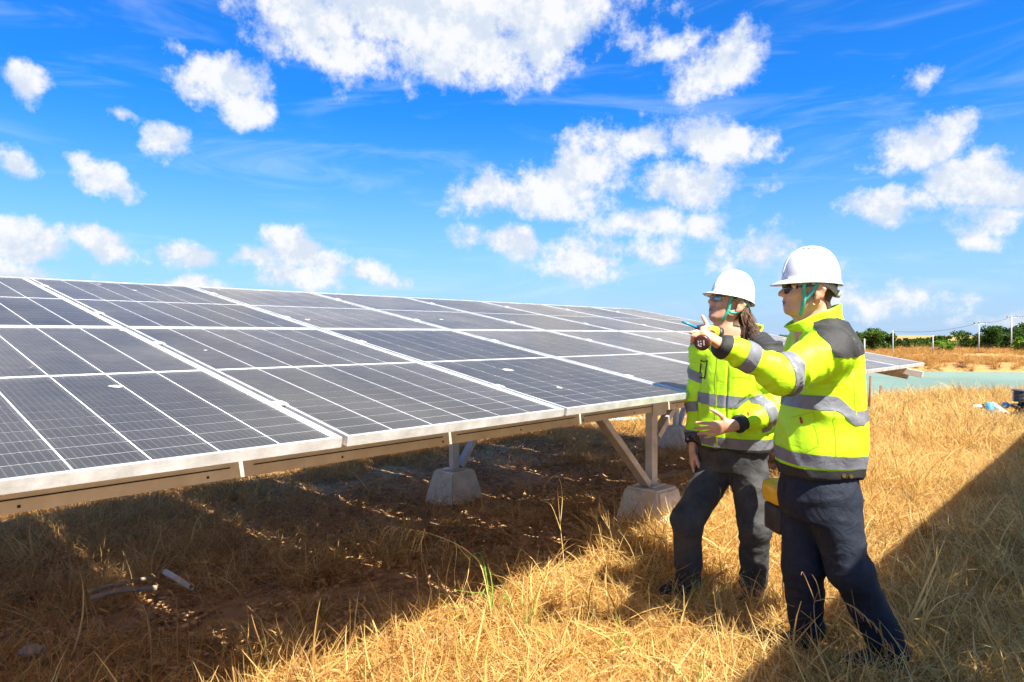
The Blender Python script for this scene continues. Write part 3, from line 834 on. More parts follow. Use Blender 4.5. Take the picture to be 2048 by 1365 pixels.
# rods at the far end of the table
for a, b, c, d_, r, lab in ((1741, 752, 1735, 845, .022, 'tall thin rusty rod standing behind the far table corner'), (1762, 772, 1758, 800, .035, 'short stake standing in the pond edge grass')):
    dp = 12.0 if r < .03 else 15.0
    p0, p1 = at(c, d_, dp), at(a, b, dp); p0.z = float(ground_z(p0.x, p0.y)) - .05
    MB().tube([Vector(), (p1 - p0) * .5 + Vector((.01, 0, 0)), p1 - p0], [r, r * .9, r * .8], 8).build('stake', m_rust, None, True, p0, label=lab, category='stake')

# pipe fittings and pump at the right edge
def gz_at(x, y): p = on_ground(x, y); return p
pr = gz_at(1985, 838)
man = empty('pipe_manifold', pr, label='white pipes with bright blue couplings lying in the golden grass at the right', category='pipe fittings')
L1, L2 = gz_at(1925, 838) - pr, gz_at(2030, 836) - pr
def pp(x, y, z): q = gz_at(x, y) - pr; return Vector((q.x, q.y, z))
pipe(pp(1945, 836, .20), pp(1966, 836, .20), .030).build('pipe_stub', m_pvcw, man, True)
MB().tube([pp(1963, 836, .20), pp(1972, 836, .20)], .045, 14).build('union_nut', m_dark, man, True)
MB().tube([pp(1971, 836, .20), pp(1979, 836, .20)], .038, 14).build('union_nut', m_hose, man, True)
MB().tube([pp(1980, 838, .06), pp(1979, 838, .28)], .062, 16).build('blue_tee', m_blue, man, True)
pipe(pp(1925, 842, .08), pp(1972, 841, .08), .028).build('pipe_stub', m_pvc, man, True)
pipe(pp(1946, 846, .07), pp(1972, 845, .08), .040).build('pipe_stub', m_pvcw, man, True)
MB().tube([pp(1979, 847, .05), pp(1992, 846, .06)], .055, 14).build('blue_coupling', m_blue, man, True)
pipe(pp(1985, 836, .24), pp(2012, 843, .12), .045).build('pipe_stub', m_pvcw, man, True)
MB().tube([pp(2006, 836, .22), pp(2014, 836, .22)], .055, 14).build('blue_coupling', m_blue, man, True)
pipe(pp(2013, 836, .22), pp(2035, 836, .22), .030).build('pipe_stub', m_pvcw, man, True)
MB().tube([pp(1994, 841, .05), pp(1998, 841, .17)], [.06, .045], 14).build('valve_body', m_hose, man, True)
pq = gz_at(2046, 838)
pump = empty('water_pump', pq, label='black ribbed pump on a low stand, cut off by the right edge', category='pump')
def cyl(z0, z1, r, name, m, n=20, c=(0, 0)):
    return MB().tube([(c[0], c[1], z0), (c[0], c[1], z1)], r, n).build(name, m, pump, True)
m_pgrey = simple('pump_grey', (.12, .13, .15), .4, .3, .1, 20)
cyl(.30, .48, .135, 'motor_housing', m_dark)
for k in range(7): cyl(.31 + k * .024, .318 + k * .024, .160, 'cooling_fin', m_pgrey)
cyl(.485, .51, .165, 'top_cap', m_pgrey)
cyl(.12, .30, .07, 'shaft_housing', m_dark)
MB().tube([(-.02, 0, .22), (-.14, -.02, .22), (-.22, -.02, .24)], [.05, .05, .02], 10).build('outlet', m_dark, pump, True)
for sx in (-.12, .12):
    for sy in (-.1, .1): MB().bar((sx * .4, sy * .4, .2), (sx * 1.3, sy * 1.3, 0), .025, .025).build('leg', m_dark, pump)
cyl(.02, .12, .11, 'pump_volute', m_dark)

# brown curled leaf on the glass, near the left edge
m_lf = simple('curled_leaf', (.42, .24, .10), .7, 0, .2, 60)
yv = .0
def on_panel(x, y):
    """point of the main table's glass plane seen at a photo pixel"""
    nrm = (-HX * math.sin(TILT) + Vector((0, 0, 1)) * math.cos(TILT)); p0 = ORG + Vector((0, 0, EDGE_Z)); d = pix_dir(x, y)
    c = Vector((0, 0, CAM_H)); return c + d * ((p0 - c).dot(nrm) / d.dot(nrm))
for (x_, y_, s_, lab) in ((63, 741, 1.0, 'curled brown leaf lying on the panel near the left edge'), (205, 575, .9, 'small brown leaf near the top edge of the panels')):
    lb = MB(); V, F, T, G = leaves(random.Random(int(x_)), 1)
    c0 = sum(V, Vector()) / len(V)
    lb.add([(v - c0) * .55 * s_ + Vector((0, 0, .012)) for v in V], F).build('dead_leaf', m_lf, None, True, on_panel(x_, y_), label=lab, category='leaf')

# ------------------------------------------------------------------ trees, poles and wires across the water
def leaf_mat(name, c1, c2):
    m, n = mat(name)
    t = n.n('ShaderNodeAttribute', {'attribute_name': 'tone'}).outputs['Fac']
    c = n.ramp(t, [(.0, c1), (1., c2)])
    d = n.n('ShaderNodeBsdfDiffuse', None, Color=c); tl = n.n('ShaderNodeBsdfTranslucent', None, Color=c)
    mx = n.n('ShaderNodeMixShader', None, Fac=.3, i1=d.outputs[0], i2=tl.outputs[0]); finish(n, mx.outputs[0]); return m
m_lv = [leaf_mat('leaves_mid', (.030, .065, .012), (.105, .17, .03)), leaf_mat('leaves_dark', (.018, .045, .010), (.065, .12, .025)), leaf_mat('leaves_bright', (.07, .15, .015), (.20, .33, .035))]
m_bark = simple('bark', (.14, .10, .07), .9, 0, .2, 12, .4, 20)
def tree(xc, ytop, hw, depth, kind, seed, label, open_=0.0):
    rng = random.Random(seed); nrs = np.random.RandomState(seed)
    topp = at(xc, ytop, depth); base = Vector((topp.x, topp.y, float(ground_z(topp.x, topp.y)) - .05))
    H = topp.z - base.z; rad = hw / FPX * depth
    root = empty('tree', base, label=label, category='tree', group='trees and bushes across the pond')
    tb = MB(); tb.tube([(0, 0, 0), (.03 * H, .01 * H, H * .3), (-.02 * H, 0, H * .62), (0, 0, H * .88)], [.035 * H, .026 * H, .016 * H, .005 * H], 7)
    tips = []
    for k in range(7):
        a = rng.uniform(0, 6.28); z0 = H * rng.uniform(.22, .6); l = rad * rng.uniform(.5, .95)
        e = Vector((math.cos(a) * l, math.sin(a) * l, z0 + H * rng.uniform(.12, .35)))
        tb.tube([(0, 0, z0), (e.x * .5, e.y * .5, z0 + (e.z - z0) * .65), e], [.014 * H, .009 * H, .003 * H], 5); tips.append(e)
    tb.build('trunk', m_bark, root, True)
    C = [(np.array(t), rad * rng.uniform(.26, .46)) for t in tips] + [(np.array((rng.uniform(-.4, .4) * rad, rng.uniform(-.4, .4) * rad, H * rng.uniform(.5, .9))), rad * rng.uniform(.25, .48)) for _ in range(9)]
    if open_ < .5: C += [(np.array((rng.uniform(-.7, .7) * rad, rng.uniform(-.7, .7) * rad, H * rng.uniform(.15, .5))), rad * .5) for _ in range(6)]
    n = int(1700 * (1 - .6 * open_)); ci = nrs.randint(0, len(C), n)
    cc = np.array([c[0] for c in C])[ci]; cr = np.array([c[1] for c in C])[ci]
    dv = nrs.normal(size=(n, 3)); dv /= np.linalg.norm(dv, axis=1, keepdims=True)
    pos = cc + dv * (cr * nrs.uniform(.35, 1.08, n))[:, None] * np.array([1, 1, .72])
    pos[:, 2] = np.clip(pos[:, 2], .1, H * 1.0)
    s = (.085 + .018 * H) * nrs.uniform(.6, 1.3, n)
    u = nrs.normal(size=(n, 3)); u /= np.linalg.norm(u, axis=1, keepdims=True); w = np.cross(u, nrs.normal(size=(n, 3))); w /= np.linalg.norm(w, axis=1, keepdims=True)
    q = np.stack([pos - u * s[:, None], pos + w * s[:, None] * .6, pos + u * s[:, None], pos - w * s[:, None] * .6], 1).reshape(-1, 3)
    me = np_mesh('crown', q, np.arange(4 * n).reshape(-1, 4), m_lv[kind], False)
    tone = np.clip(.5 + .5 * nrs.normal(size=n) * .6, 0, 1)
    at_ = me.attributes.new('tone', 'FLOAT', 'POINT'); at_.data.foreach_set('value', np.repeat(tone, 4).astype(np.float32))
    link('crown', me, root)
TR = [(1567, 671, 11, 98, 0, 'green treetop showing between the two men above the panels'), (1713, 665, 14, 96, 0, 'light green tree just behind the right man’s shoulder'), (1733, 664, 13, 99, 0, 'tree beside the short white pole'),
      (1748, 657, 17, 98, 0, 'tallest tree of the left clump across the pond'), (1766, 662, 14, 101, 0, 'rounded tree right of the tallest one in the left clump'), (1781, 667, 11, 99, 0, 'small tree at the right end of the left clump'),
      (1801, 679, 15, 104, 1, 'low dark bush right of the thin white pole'), (1822, 681, 14, 106, 1, 'low bush in the gap of the tree line'), (1840, 678, 16, 104, 0, 'low spreading bush left of the middle pole'), (1858, 678, 15, 108, 1, 'dark bush touching the middle pole'),
      (1880, 674, 15, 106, 1, 'dark bush right of the middle pole'), (1891, 683, 11, 90, 2, 'bright yellow-green bush in front of the dark scrub'), (1917, 664, 18, 103, 0, 'spindly open-crowned tree right of the bright bush'), (1938, 680, 16, 106, 1, 'low dark scrub bush left of the second tall pole'), (1953, 680, 12, 104, 0, 'small bush at the foot of the second tall pole'),
      (1980, 654, 22, 100, 1, 'big dark tree right of the second tall pole'), (2003, 652, 24, 103, 1, 'broad dark tree left of the tallest pole'), (2028, 660, 20, 100, 1, 'dark tree behind the tallest pole'), (2046, 641, 24, 104, 1, 'tall dark tree cut off by the right edge'), (2042, 676, 14, 86, 2, 'bright green bush at the right edge below the tall dark tree')]
for k, (a_, b_, c_) in enumerate(((1792, 684, 12), (1811, 686, 12), (1830, 684, 12), (1849, 684, 13), (1868, 684, 12), (1901, 684, 13), (1927, 685, 12), (1945, 683, 12), (1965, 672, 14), (2012, 670, 16))):
    TR.append((a_, b_, c_, 112 - k, k % 2, 'small low bush across the pond, ' + ('first', 'second', 'third', 'fourth', 'fifth', 'sixth', 'seventh', 'eighth', 'ninth', 'tenth')[k] + ' small one from the left'))
for i, t in enumerate(TR): tree(t[0], t[1] - 2, t[2] * 1.25, t[3] * .78, t[4], 40 + i, t[5], .9 if 'spindly' in t[5] else 0)
m_pole = simple('concrete_pole', (.42, .40, .37), .8, 0, .08, 3)
m_wire = simple('power_wire', (.03, .03, .03), .6)
tops = []
for i, (xp, yt, yb, dp, r, lab) in enumerate(((1729, 678, 704, 60, .09, 'short thick white post at the left clump of trees'), (1786, 661, 709, 58, .055, 'thin white pole right of the left tree clump'), (1866, 671, 703, 64, .065, 'short white pole in the middle of the tree line'),
                                         (1958, 644, 701, 66, .07, 'tall pale power pole left of the big dark trees'), (2023, 632, 697, 70, .085, 'tallest concrete power pole near the right edge'))):
    tp = at(xp, yt, dp); bz = float(ground_z(tp.x, tp.y)) - .1
    root = empty('utility_pole', (tp.x, tp.y, bz), label=lab, category='pole', group='poles across the pond')
    Hp = tp.z - bz
    MB().tube([(0, 0, 0), (0, 0, Hp)], [r * .95, r * .6], 10).build('shaft', m_pole, root, True)
    if i >= 3:
        MB().bar((-.55, 0, Hp - .25), (.75, 0, Hp - .15), .08, .08).build('crossarm', m_pole, root)
        for sx in (-.45, 0, .6): MB().tube([(sx, 0, Hp - .2), (sx, 0, Hp - .05)], .05, 7).build('insulator', m_dark, root, True)
    tops.append(Vector((tp.x, tp.y, bz + Hp - .1)))
for a, b, sag, lab in ((1, 3, .35, 'thin wire from the thin pole to the tall pale pole'), (3, 4, .2, 'thin wire between the two tall power poles')):
    P0, P1 = tops[a], tops[b]
    MB().tube([(P1 - P0) * (k / 10) + Vector((0, 0, -sag * 4 * (k / 10) * (1 - k / 10))) for k in range(11)], .016, 5).build('power_wire', m_wire, None, True, P0, label=lab, category='wire')
P0 = tops[4]; P1 = P0 + Vector((28, 6, 1.2))
MB().tube([(P1 - P0) * (k / 8) + Vector((0, 0, -1.2 * (k / 8) * (1 - k / 8))) for k in range(9)], .016, 5).build('power_wire', m_wire, None, True, P0, label='thin wire running from the tallest pole off to the right', category='wire')

# ------------------------------------------------------------------ people: smooth volumes turned into one skin
from mathutils.bvhtree import BVHTree
def nv(p): return np.array(p, np.float32)
class Vol:
    def __init__(s, lo, hi, res):
        s.lo, s.res = nv(lo), res
        s.n = np.ceil((nv(hi) - s.lo) / res).astype(int) + 1
        s.d = np.full(s.n, .5, np.float32)
    def _reg(s, lo, hi):
        a = np.clip(np.floor((nv(lo) - s.lo) / s.res).astype(int), 0, s.n - 1); b = np.clip(np.ceil((nv(hi) - s.lo) / s.res).astype(int) + 1, 1, s.n)
        sl = tuple(slice(a[i], b[i]) for i in range(3))
        ax = [s.lo[i] + s.res * np.arange(a[i], b[i], dtype=np.float32) for i in range(3)]
        return sl, np.stack(np.meshgrid(*ax, indexing='ij'), -1)
    def put(s, fn, lo, hi, k=.012, sub=False):
        m = .03 + k
        sl, P = s._reg(nv(lo) - m, nv(hi) + m)
        if 0 in P.shape: return
        b = fn(P).astype(np.float32); a = s.d[sl]
        if sub: a, b = -a, b
        h = np.clip(.5 + .5 * (b - a) / k, 0, 1)
        r = b * (1 - h) + a * h - k * h * (1 - h)
        s.d[sl] = -r if sub else r
    def cone(s, p0, p1, r0, r1, k=.012, flat=None, sub=False):
        p0, p1 = nv(p0), nv(p1); ba = p1 - p0; L2 = float(ba @ ba) + 1e-12; rm = max(r0, r1)
        if flat is not None: fn_, ff = nv(flat[0]), flat[1]
        def f(P):
            t = np.clip(((P - p0) @ ba) / L2, 0, 1)
            q = P - p0 - t[..., None] * ba
            if flat is not None: q = q + fn_ * ((q @ fn_) * (1 / ff - 1))[..., None]
            return np.sqrt((q * q).sum(-1)) - (r0 + (r1 - r0) * t)
        s.put(f, np.minimum(p0, p1) - rm, np.maximum(p0, p1) + rm, k, sub)
    def ell(s, c, r, M=None, k=.012, sub=False):
        c, r = nv(c), nv(r); M = np.eye(3, dtype=np.float32) if M is None else nv(M)
        def f(P):
            q = (P - c) @ M.T
            k0 = np.sqrt(((q / r) ** 2).sum(-1)); k1 = np.sqrt(((q / (r * r)) ** 2).sum(-1)) + 1e-9
            return k0 * (k0 - 1) / k1
        s.put(f, c - r.max(), c + r.max(), k, sub)
    def trunk(s, F, S, secs, k=.03, p=2.3):
        """stack of ellipses: (z, x, y, half depth, half width)"""
        Z = nv([q[0] for q in secs]); cols = [nv([q[i] for q in secs]) for i in range(1, 5)]
        F, S = nv(F), nv(S)
        def f(P):
            z = P[..., 2]
            cx, cy, aF, aS = (np.interp(z, Z, c) for c in cols)
            dx, dy = P[..., 0] - cx, P[..., 1] - cy
            u, v = dx * F[0] + dy * F[1], dx * S[0] + dy * S[1]
            r = (np.abs(u / aF) ** p + np.abs(v / aS) ** p) ** (1 / p)
            d = (r - 1) * np.minimum(aF, aS)
            return np.maximum(d, np.maximum(Z[0] - z, z - Z[-1]))
        m = max(cols[2].max(), cols[3].max())
        s.put(f, (cols[0].min() - m, cols[1].min() - m, Z[0]), (cols[0].max() + m, cols[1].max() + m, Z[-1]), k)
    def cut(s, p, nrm, rad):
        p = nv(p); nrm = nv(nrm) / np.linalg.norm(nv(nrm))
        sl, P = s._reg(p - rad, p + rad)
        q = P - p; t = q @ nrm; r = np.sqrt(np.maximum((q * q).sum(-1) - t * t, 0))
        s.d[sl] = np.where((r < rad) & (t > -.02), np.maximum(s.d[sl], t), s.d[sl])
    def mesh(s, smooth=2):
        d = s.d; neg = d < 0
        c = [neg[i:i + d.shape[0] - 1, j:j + d.shape[1] - 1, k:k + d.shape[2] - 1] for i in (0, 1) for j in (0, 1) for k in (0, 1)]
        cnt = sum(x.astype(np.int8) for x in c)
        act = (cnt > 0) & (cnt < 8)
        idx = np.argwhere(act)
        vid = np.full(act.shape, -1, np.int32); vid[act] = np.arange(len(idx))
        off = np.array([(i, j, k) for i in (0, 1) for j in (0, 1) for k in (0, 1)])
        val = np.stack([d[idx[:, 0] + o[0], idx[:, 1] + o[1], idx[:, 2] + o[2]] for o in off], 1)
        acc = np.zeros((len(idx), 3)); num = np.zeros(len(idx))
        for a in range(8):
            for b in range(a + 1, 8):
                if np.abs(off[a] - off[b]).sum() != 1: continue
                va, vb = val[:, a], val[:, b]; m = (va < 0) != (vb < 0)
                t = np.where(m, va / np.where(m, va - vb, 1), 0)
                acc += np.where(m[:, None], off[a] + t[:, None] * (off[b] - off[a]), 0); num += m
        V = s.lo + s.res * (idx + acc / num[:, None])
        Q = []
        for ax in range(3):
            o1, o2 = [x for x in range(3) if x != ax]
            sl0 = [slice(1, -1)] * 3; sl1 = [slice(1, -1)] * 3
            sl0[ax] = slice(0, -1); sl1[ax] = slice(1, None)
            n0, n1 = neg[tuple(sl0)], neg[tuple(sl1)]
            e = np.argwhere(n0 != n1)
            if not len(e): continue
            flip = n0[tuple(e.T)]
            base = e.copy(); base[:, o1] += 1; base[:, o2] += 1
            def cell(a, b):
                q = base.copy(); q[:, o1] -= a; q[:, o2] -= b; return vid[tuple(q.T)]
            q = np.stack([cell(1, 1), cell(0, 1), cell(0, 0), cell(1, 0)], 1)
            if ax == 1: flip = ~flip
            q[~flip] = q[~flip][:, ::-1]
            Q.append(q)
        Q = np.concatenate(Q)
        V = V.astype(np.float64)
        for _ in range(smooth):
            acc = np.zeros_like(V); num = np.zeros(len(V))
            for i in range(4):
                a, b = Q[:, i], Q[:, (i + 1) % 4]
                np.add.at(acc, a, V[b]); np.add.at(num, a, 1)
            V = V * .5 + .5 * acc / np.maximum(num, 1)[:, None]
        return V, Q
def vnormals(V, Q):
    n = np.cross(V[Q[:, 2]] - V[Q[:, 0]], V[Q[:, 3]] - V[Q[:, 1]])
    N_ = np.zeros_like(V)
    for i in range(4): np.add.at(N_, Q[:, i], n)
    return N_ / (np.linalg.norm(N_, axis=1, keepdims=True) + 1e-12)
def clip(V, Q, f, lift, nrm):
    """part of a quad mesh where f > 0, cut cleanly along f = 0 and lifted off the surface"""
    T = np.concatenate([Q[:, [0, 1, 2]], Q[:, [0, 2, 3]]])
    ins = f[T] > 0; k = ins.sum(1)
    VV = list(V + nrm * lift); faces = [tuple(t) for t in T[k == 3]]
    cache = {}
    def cut(a, b):
        key = (min(a, b), max(a, b))
        if key not in cache:
            t = f[a] / (f[a] - f[b])
            n_ = nrm[a] + (nrm[b] - nrm[a]) * t
            cache[key] = len(VV); VV.append(V[a] + (V[b] - V[a]) * t + n_ * lift)
        return cache[key]
    for t in T[(k > 0) & (k < 3)]:
        poly = []
        for i in range(3):
            a, b = t[i], t[(i + 1) % 3]
            if f[a] > 0: poly.append(a)
            if (f[a] > 0) != (f[b] > 0): poly.append(cut(a, b))
        if len(poly) >= 3: faces.append(tuple(poly))
    used = sorted({i for q in faces for i in q}); re = {u: i for i, u in enumerate(used)}
    return [tuple(VV[u]) for u in used], [tuple(re[i] for i in q) for q in faces]
def clip_obj(name, VQN, f, lift, m, parent, base, smooth=True, **tags):
    v, q = clip(*VQN[:2], f, lift, VQN[2])
    if not q: return None
    mb = MB(); mb.add([Vector(p) - base for p in v], q)
    me = mb.mesh(name, m, smooth)
    return link(name, me, parent, **tags)
def seg_t(V, p0, p1):
    p0, p1 = nv(p0), nv(p1); ba = p1 - p0
    t = ((V - p0) @ ba) / (ba @ ba); q = V - p0 - np.clip(t, 0, 1)[:, None] * ba
    return t, np.linalg.norm(q, axis=1)
def ridge(n): return 1 - 2 * np.abs(n)

# ---- materials
m_skin, n = mat('skin')
co = n.n('ShaderNodeTexCoord').outputs['Object']
red = n.n('ShaderNodeAttribute', {'attribute_name': 'lip'}).outputs['Fac']; stb = n.n('ShaderNodeAttribute', {'attribute_name': 'stubble'}).outputs['Fac']
c = n.ramp(n.noise(co, 22, 5, .6), [(.3, (.48, .235, .135)), (.7, (.62, .34, .21))])
c = n.mix(red, c, (.34, .115, .085)); c = n.mix(n.math('MULTIPLY', stb, .45), c, (.10, .07, .055))
p = n.n('ShaderNodeBsdfPrincipled', None, Base_Color=c, Roughness=.48, Subsurface_Weight=.12, Subsurface_Scale=.01)
p.inputs['Subsurface Radius'].default_value = (1, .35, .2)
n.t.links.new(bump(n, n.noise(co, 260, 3, .6), .12, .002), p.inputs['Normal']); finish(n, p.outputs[0])
def cloth(name, c1, c2, scale, rough, bs, weave=420.0, sheen=.0, trans=0.0):
    m, n = mat(name); co = n.n('ShaderNodeTexCoord').outputs['Object']
    c = n.ramp(n.noise(co, scale, 6, .65), [(.3, c1), (.7, c2)])
    p = n.n('ShaderNodeBsdfPrincipled', None, Base_Color=c, Roughness=rough, Sheen_Weight=sheen)
    p.inputs['Specular IOR Level'].default_value = .3
    h = n.math('ADD', n.math('MULTIPLY', n.noise(co, 17, 4, .55, 1.2), 1.3), n.math('MULTIPLY', n.noise(co, weave, 2, .5), .10))
    n.t.links.new(bump(n, h, bs, .012), p.inputs['Normal']); sh = p.outputs[0]
    finish(n, sh); return m
m_hivis = cloth('hi_vis_fabric', (.42, .72, .009), (.51, .84, .014), 6, .5, .22)
m_blackf = cloth('black_fabric', (.018, .018, .018), (.035, .034, .032), 9, .7, .3)
m_silver = cloth('reflective_tape', (.13, .135, .15), (.20, .205, .225), 14, .42, .35)
m_navy = cloth('navy_cotton', (.006, .009, .016), (.015, .020, .033), 7, .75, .45)
m_grey = cloth('charcoal_denim', (.022, .022, .023), (.070, .068, .064), 8, .8, .5)
m_blue_sh = cloth('blue_shirt', (.01, .06, .19), (.02, .09, .26), 9, .8, .3)
m_boot = cloth('boot_leather', (.010, .011, .014), (.022, .022, .026), 10, .5, .4)
m_hat = simple('white_hat_plastic', (.62, .62, .62), .28, 0, .02, 8, coat=.3)
m_band = simple('grey_plastic', (.30, .34, .35), .5, 0, .06, 20)
m_teal, n = mat('teal_webbing'); co = n.n('ShaderNodeTexCoord').outputs['Object']
c = n.ramp(n.noise(co, 26, 3, .5), [(.35, (.02, .30, .36)), (.55, (.03, .40, .24)), (.7, (.10, .45, .42))])
p = n.n('ShaderNodeBsdfPrincipled', None, Base_Color=c, Roughness=.6); finish(n, p.outputs[0])
m_hairb, n = mat('brown_hair'); at_ = n.n('ShaderNodeAttribute', {'attribute_name': 'tone'}).outputs['Fac']
c = n.ramp(at_, [(0, (.055, .026, .012)), (.6, (.15, .075, .032)), (1, (.28, .15, .06))])
p = n.n('ShaderNodeBsdfPrincipled', None, Base_Color=c, Roughness=.42); finish(n, p.outputs[0])
m_haird = simple('dark_hair', (.045, .028, .018), .6, 0, .3, 160, .8, 300)
m_lens = simple('dark_lens', (.008, .008, .012), .08, 0, .02, 5, coat=.5)
m_lensb, n = mat('blue_mirror_lens'); p = n.n('ShaderNodeBsdfPrincipled', None, Base_Color=(.20, .42, .60, 1), Metallic=.6, Roughness=.12); finish(n, p.outputs[0])
m_gold = simple('gold_metal', (.75, .50, .16), .3, .9, .05, 10)
m_brass = simple('brass_snap', (.42, .27, .10), .35, .8, .1, 30)
m_red = simple('red_tag', (.45, .03, .02), .6, 0, .1, 30)
m_yel = simple('tool_yellow', (.80, .45, .015), .4, 0, .05, 10, coat=.2)
m_blk = simple('tool_black', (.018, .016, .016), .5, 0, .1, 25)
m_maroon = simple('battery_maroon', (.075, .018, .014), .35, 0, .15, 25)
m_blues = simple('blue_driver_bit', (.02, .27, .62), .3, .2, .05, 10)
m_print = simple('white_print', (.75, .72, .70), .6)
m_eye = simple('eye_white', (.55, .5, .47), .3)

class Frame:
    """local axes of a head or hand: x forward, y left, z up"""
    def __init__(s, c, F, U=(0, 0, 1)):
        s.c = Vector(c); s.F = Vector(F).normalized(); s.S = Vector(U).cross(s.F).normalized(); s.U = s.F.cross(s.S)
    def __call__(s, x, y, z): return s.c + s.F * x + s.S * y + s.U * z
    def M(s): return np.array([s.F, s.S, s.U], np.float32)
    def local(s, V): return (V - nv(s.c)) @ s.M().T
    def pitched(s, deg):
        a = R(deg); f = s.F * math.cos(a) + s.U * math.sin(a); u = s.U * math.cos(a) - s.F * math.sin(a)
        r = Frame(s.c, f, u); return r

def head_sdf(v, h, mouth=0.0):
    M = h.M()
    v.ell(h(-.012, 0, .045), (.100, .078, .088), M, .01)
    v.ell(h(.040, 0, -.012), (.062, .060, .082), M, .03)
    for s in (-1, 1):
        v.cone(h(-.004, s * .054, -.038), h(.072, s * .020, -.073 - mouth * .008), .024, .019, .022)
        v.ell(h(.066, s * .040, -.006), (.030, .021, .022), M, .015)
        v.cone(h(.088, s * .006, .034), h(.076, s * .044, .036), .013, .012, .012)
        v.ell(h(-.014, s * .088, .003), (.022, .012, .034), M, .004)
        v.ell(h(-.004, s * .085, -.024), (.012, .010, .014), M, .005)
        v.cone(h(-.032, s * .100, .014), h(-.012, s * .098, .034), .006, .0055, .005)
        v.cone(h(-.032, s * .100, .014), h(-.020, s * .095, -.018), .0055, .004, .005)
        v.ell(h(-.009, s * .104, .004), (.011, .009, .018), M, .003, True)
        v.ell(h(.107, s * .033, .017), (.018, .016, .011), M, .010, True)
    v.cone(h(-.022, 0, -.035), h(-.048, 0, -.20), .056, .064, .03)
    v.cone(h(.030, 0, -.05), h(-.012, 0, -.19), .040, .050, .03)
    v.ell(h(.082, 0, -.042), (.026, .030, .030), M, .015)
    v.ell(h(.083, 0, -.075 - mouth * .008), (.020, .020, .017), M, .014)
    v.cone(h(.094, 0, .028), h(.117, 0, .000), .009, .0115, .012)
    v.ell(h(.119, 0, -.005), (.012, .0115, .010), M, .008)
    for s in (-1, 1): v.ell(h(.107, s * .013, -.008), (.012, .007, .008), M, .006)
    v.ell(h(.100, 0, -.034), (.0115, .022, .006), M, .006)
    v.ell(h(.097, 0, -.047 - mouth * .008), (.0115, .019, .0068), M, .006)
    v.ell(h(.112, 0, -.0405 - mouth * .004), (.018, .020, .0016 + mouth * .004), M, .003, True)

def hand_sdf(v, w, d, n, spec, thumb, size=1.0):
    """w wrist, d towards the fingers, n palm normal (palm side), spec = per finger (spread deg, bend1, bend2, bend3); thumb = list of offsets"""
    d = Vector(d).normalized(); n = (Vector(n) - d * Vector(n).dot(d)).normalized(); s = n.cross(d).normalized()   # s points to the thumb side or away, sign set by thumb[0]
    sg = thumb[0]; z = size
    lens = [(.042, .026, .021), (.047, .030, .022), (.043, .028, .022), (.033, .021, .019)]
    offs = [.030, .010, -.010, -.028]; pl = [.092, .095, .090, .082]
    k = .007
    knl = []
    for i in range(4):
        b = w + d * .012 * z + s * sg * offs[i] * .55 * z; kn = w + d * pl[i] * z + s * sg * offs[i] * z
        v.cone(b, kn, .015 * z, .0125 * z, .014, (n, .85)); knl.append(kn)
    v.cone(w - d * .06 * z, w + d * .02 * z, .026 * z, .026 * z, .02, (n, .75))
    v.cone(w + d * .02 * z + s * sg * .012 * z, w + d * .06 * z, .022 * z, .022 * z, .015, (n, .62))
    for i, sp_ in enumerate(spec):
        if isinstance(sp_[0], Vector):
            p = knl[i]; r = .0100 * z
            for q in sp_: v.cone(p, q, r, r * .93, .006); p = q; r *= .93
            continue
        sp, b1, b2, b3 = sp_
        dd = (d * math.cos(R(sp)) + s * sg * math.sin(R(sp))).normalized(); p = knl[i]; a = 0
        r = .0098 * z if i != 3 else .0086 * z
        for L, b in zip(lens[i], (b1, b2, b3)):
            a += R(b); q = p + (dd * math.cos(a) + n * math.sin(a)) * L * z
            v.cone(p, q, r, r * .92, k if p is knl[i] else .004); p = q; r *= .92
    p = w + d * .025 * z + s * sg * .024 * z; r = .0135 * z
    for (L, fs, fd, fn_) in thumb[1:]:
        q = p + (s * sg * fs + d * fd + n * fn_).normalized() * L * z
        v.cone(p, q, r, r * .86, .010); p = q; r *= .86

def strap(mb, pts, width, axis, thick=.0025, outward=None):
    """flat webbing through points; axis = point the band's face looks away from"""
    P = [Vector(p) for p in pts]; Q = []
    for i in range(len(P) - 1):
        p0, p1, p2, p3 = P[max(i - 1, 0)], P[i], P[i + 1], P[min(i + 2, len(P) - 1)]
        for k in range(6):
            t = k / 6
            Q.append(.5 * ((2 * p1) + (p2 - p0) * t + (2 * p0 - 5 * p1 + 4 * p2 - p3) * t * t + (3 * p1 - p0 - 3 * p2 + p3) * t ** 3))
    Q.append(P[-1]); rings = []
    for i, p in enumerate(Q):
        d = (Q[min(i + 1, len(Q) - 1)] - Q[max(i - 1, 0)]).normalized()
        o = (p - Vector(axis)); o = (o - d * o.dot(d)).normalized(); s = d.cross(o)
        w = width[0] + (width[1] - width[0]) * i / (len(Q) - 1) if hasattr(width, '__len__') else width
        rings.append([p + s * w / 2, p + s * w / 2 + o * thick, p - s * w / 2 + o * thick, p - s * w / 2])
    mb.loft(rings, True)

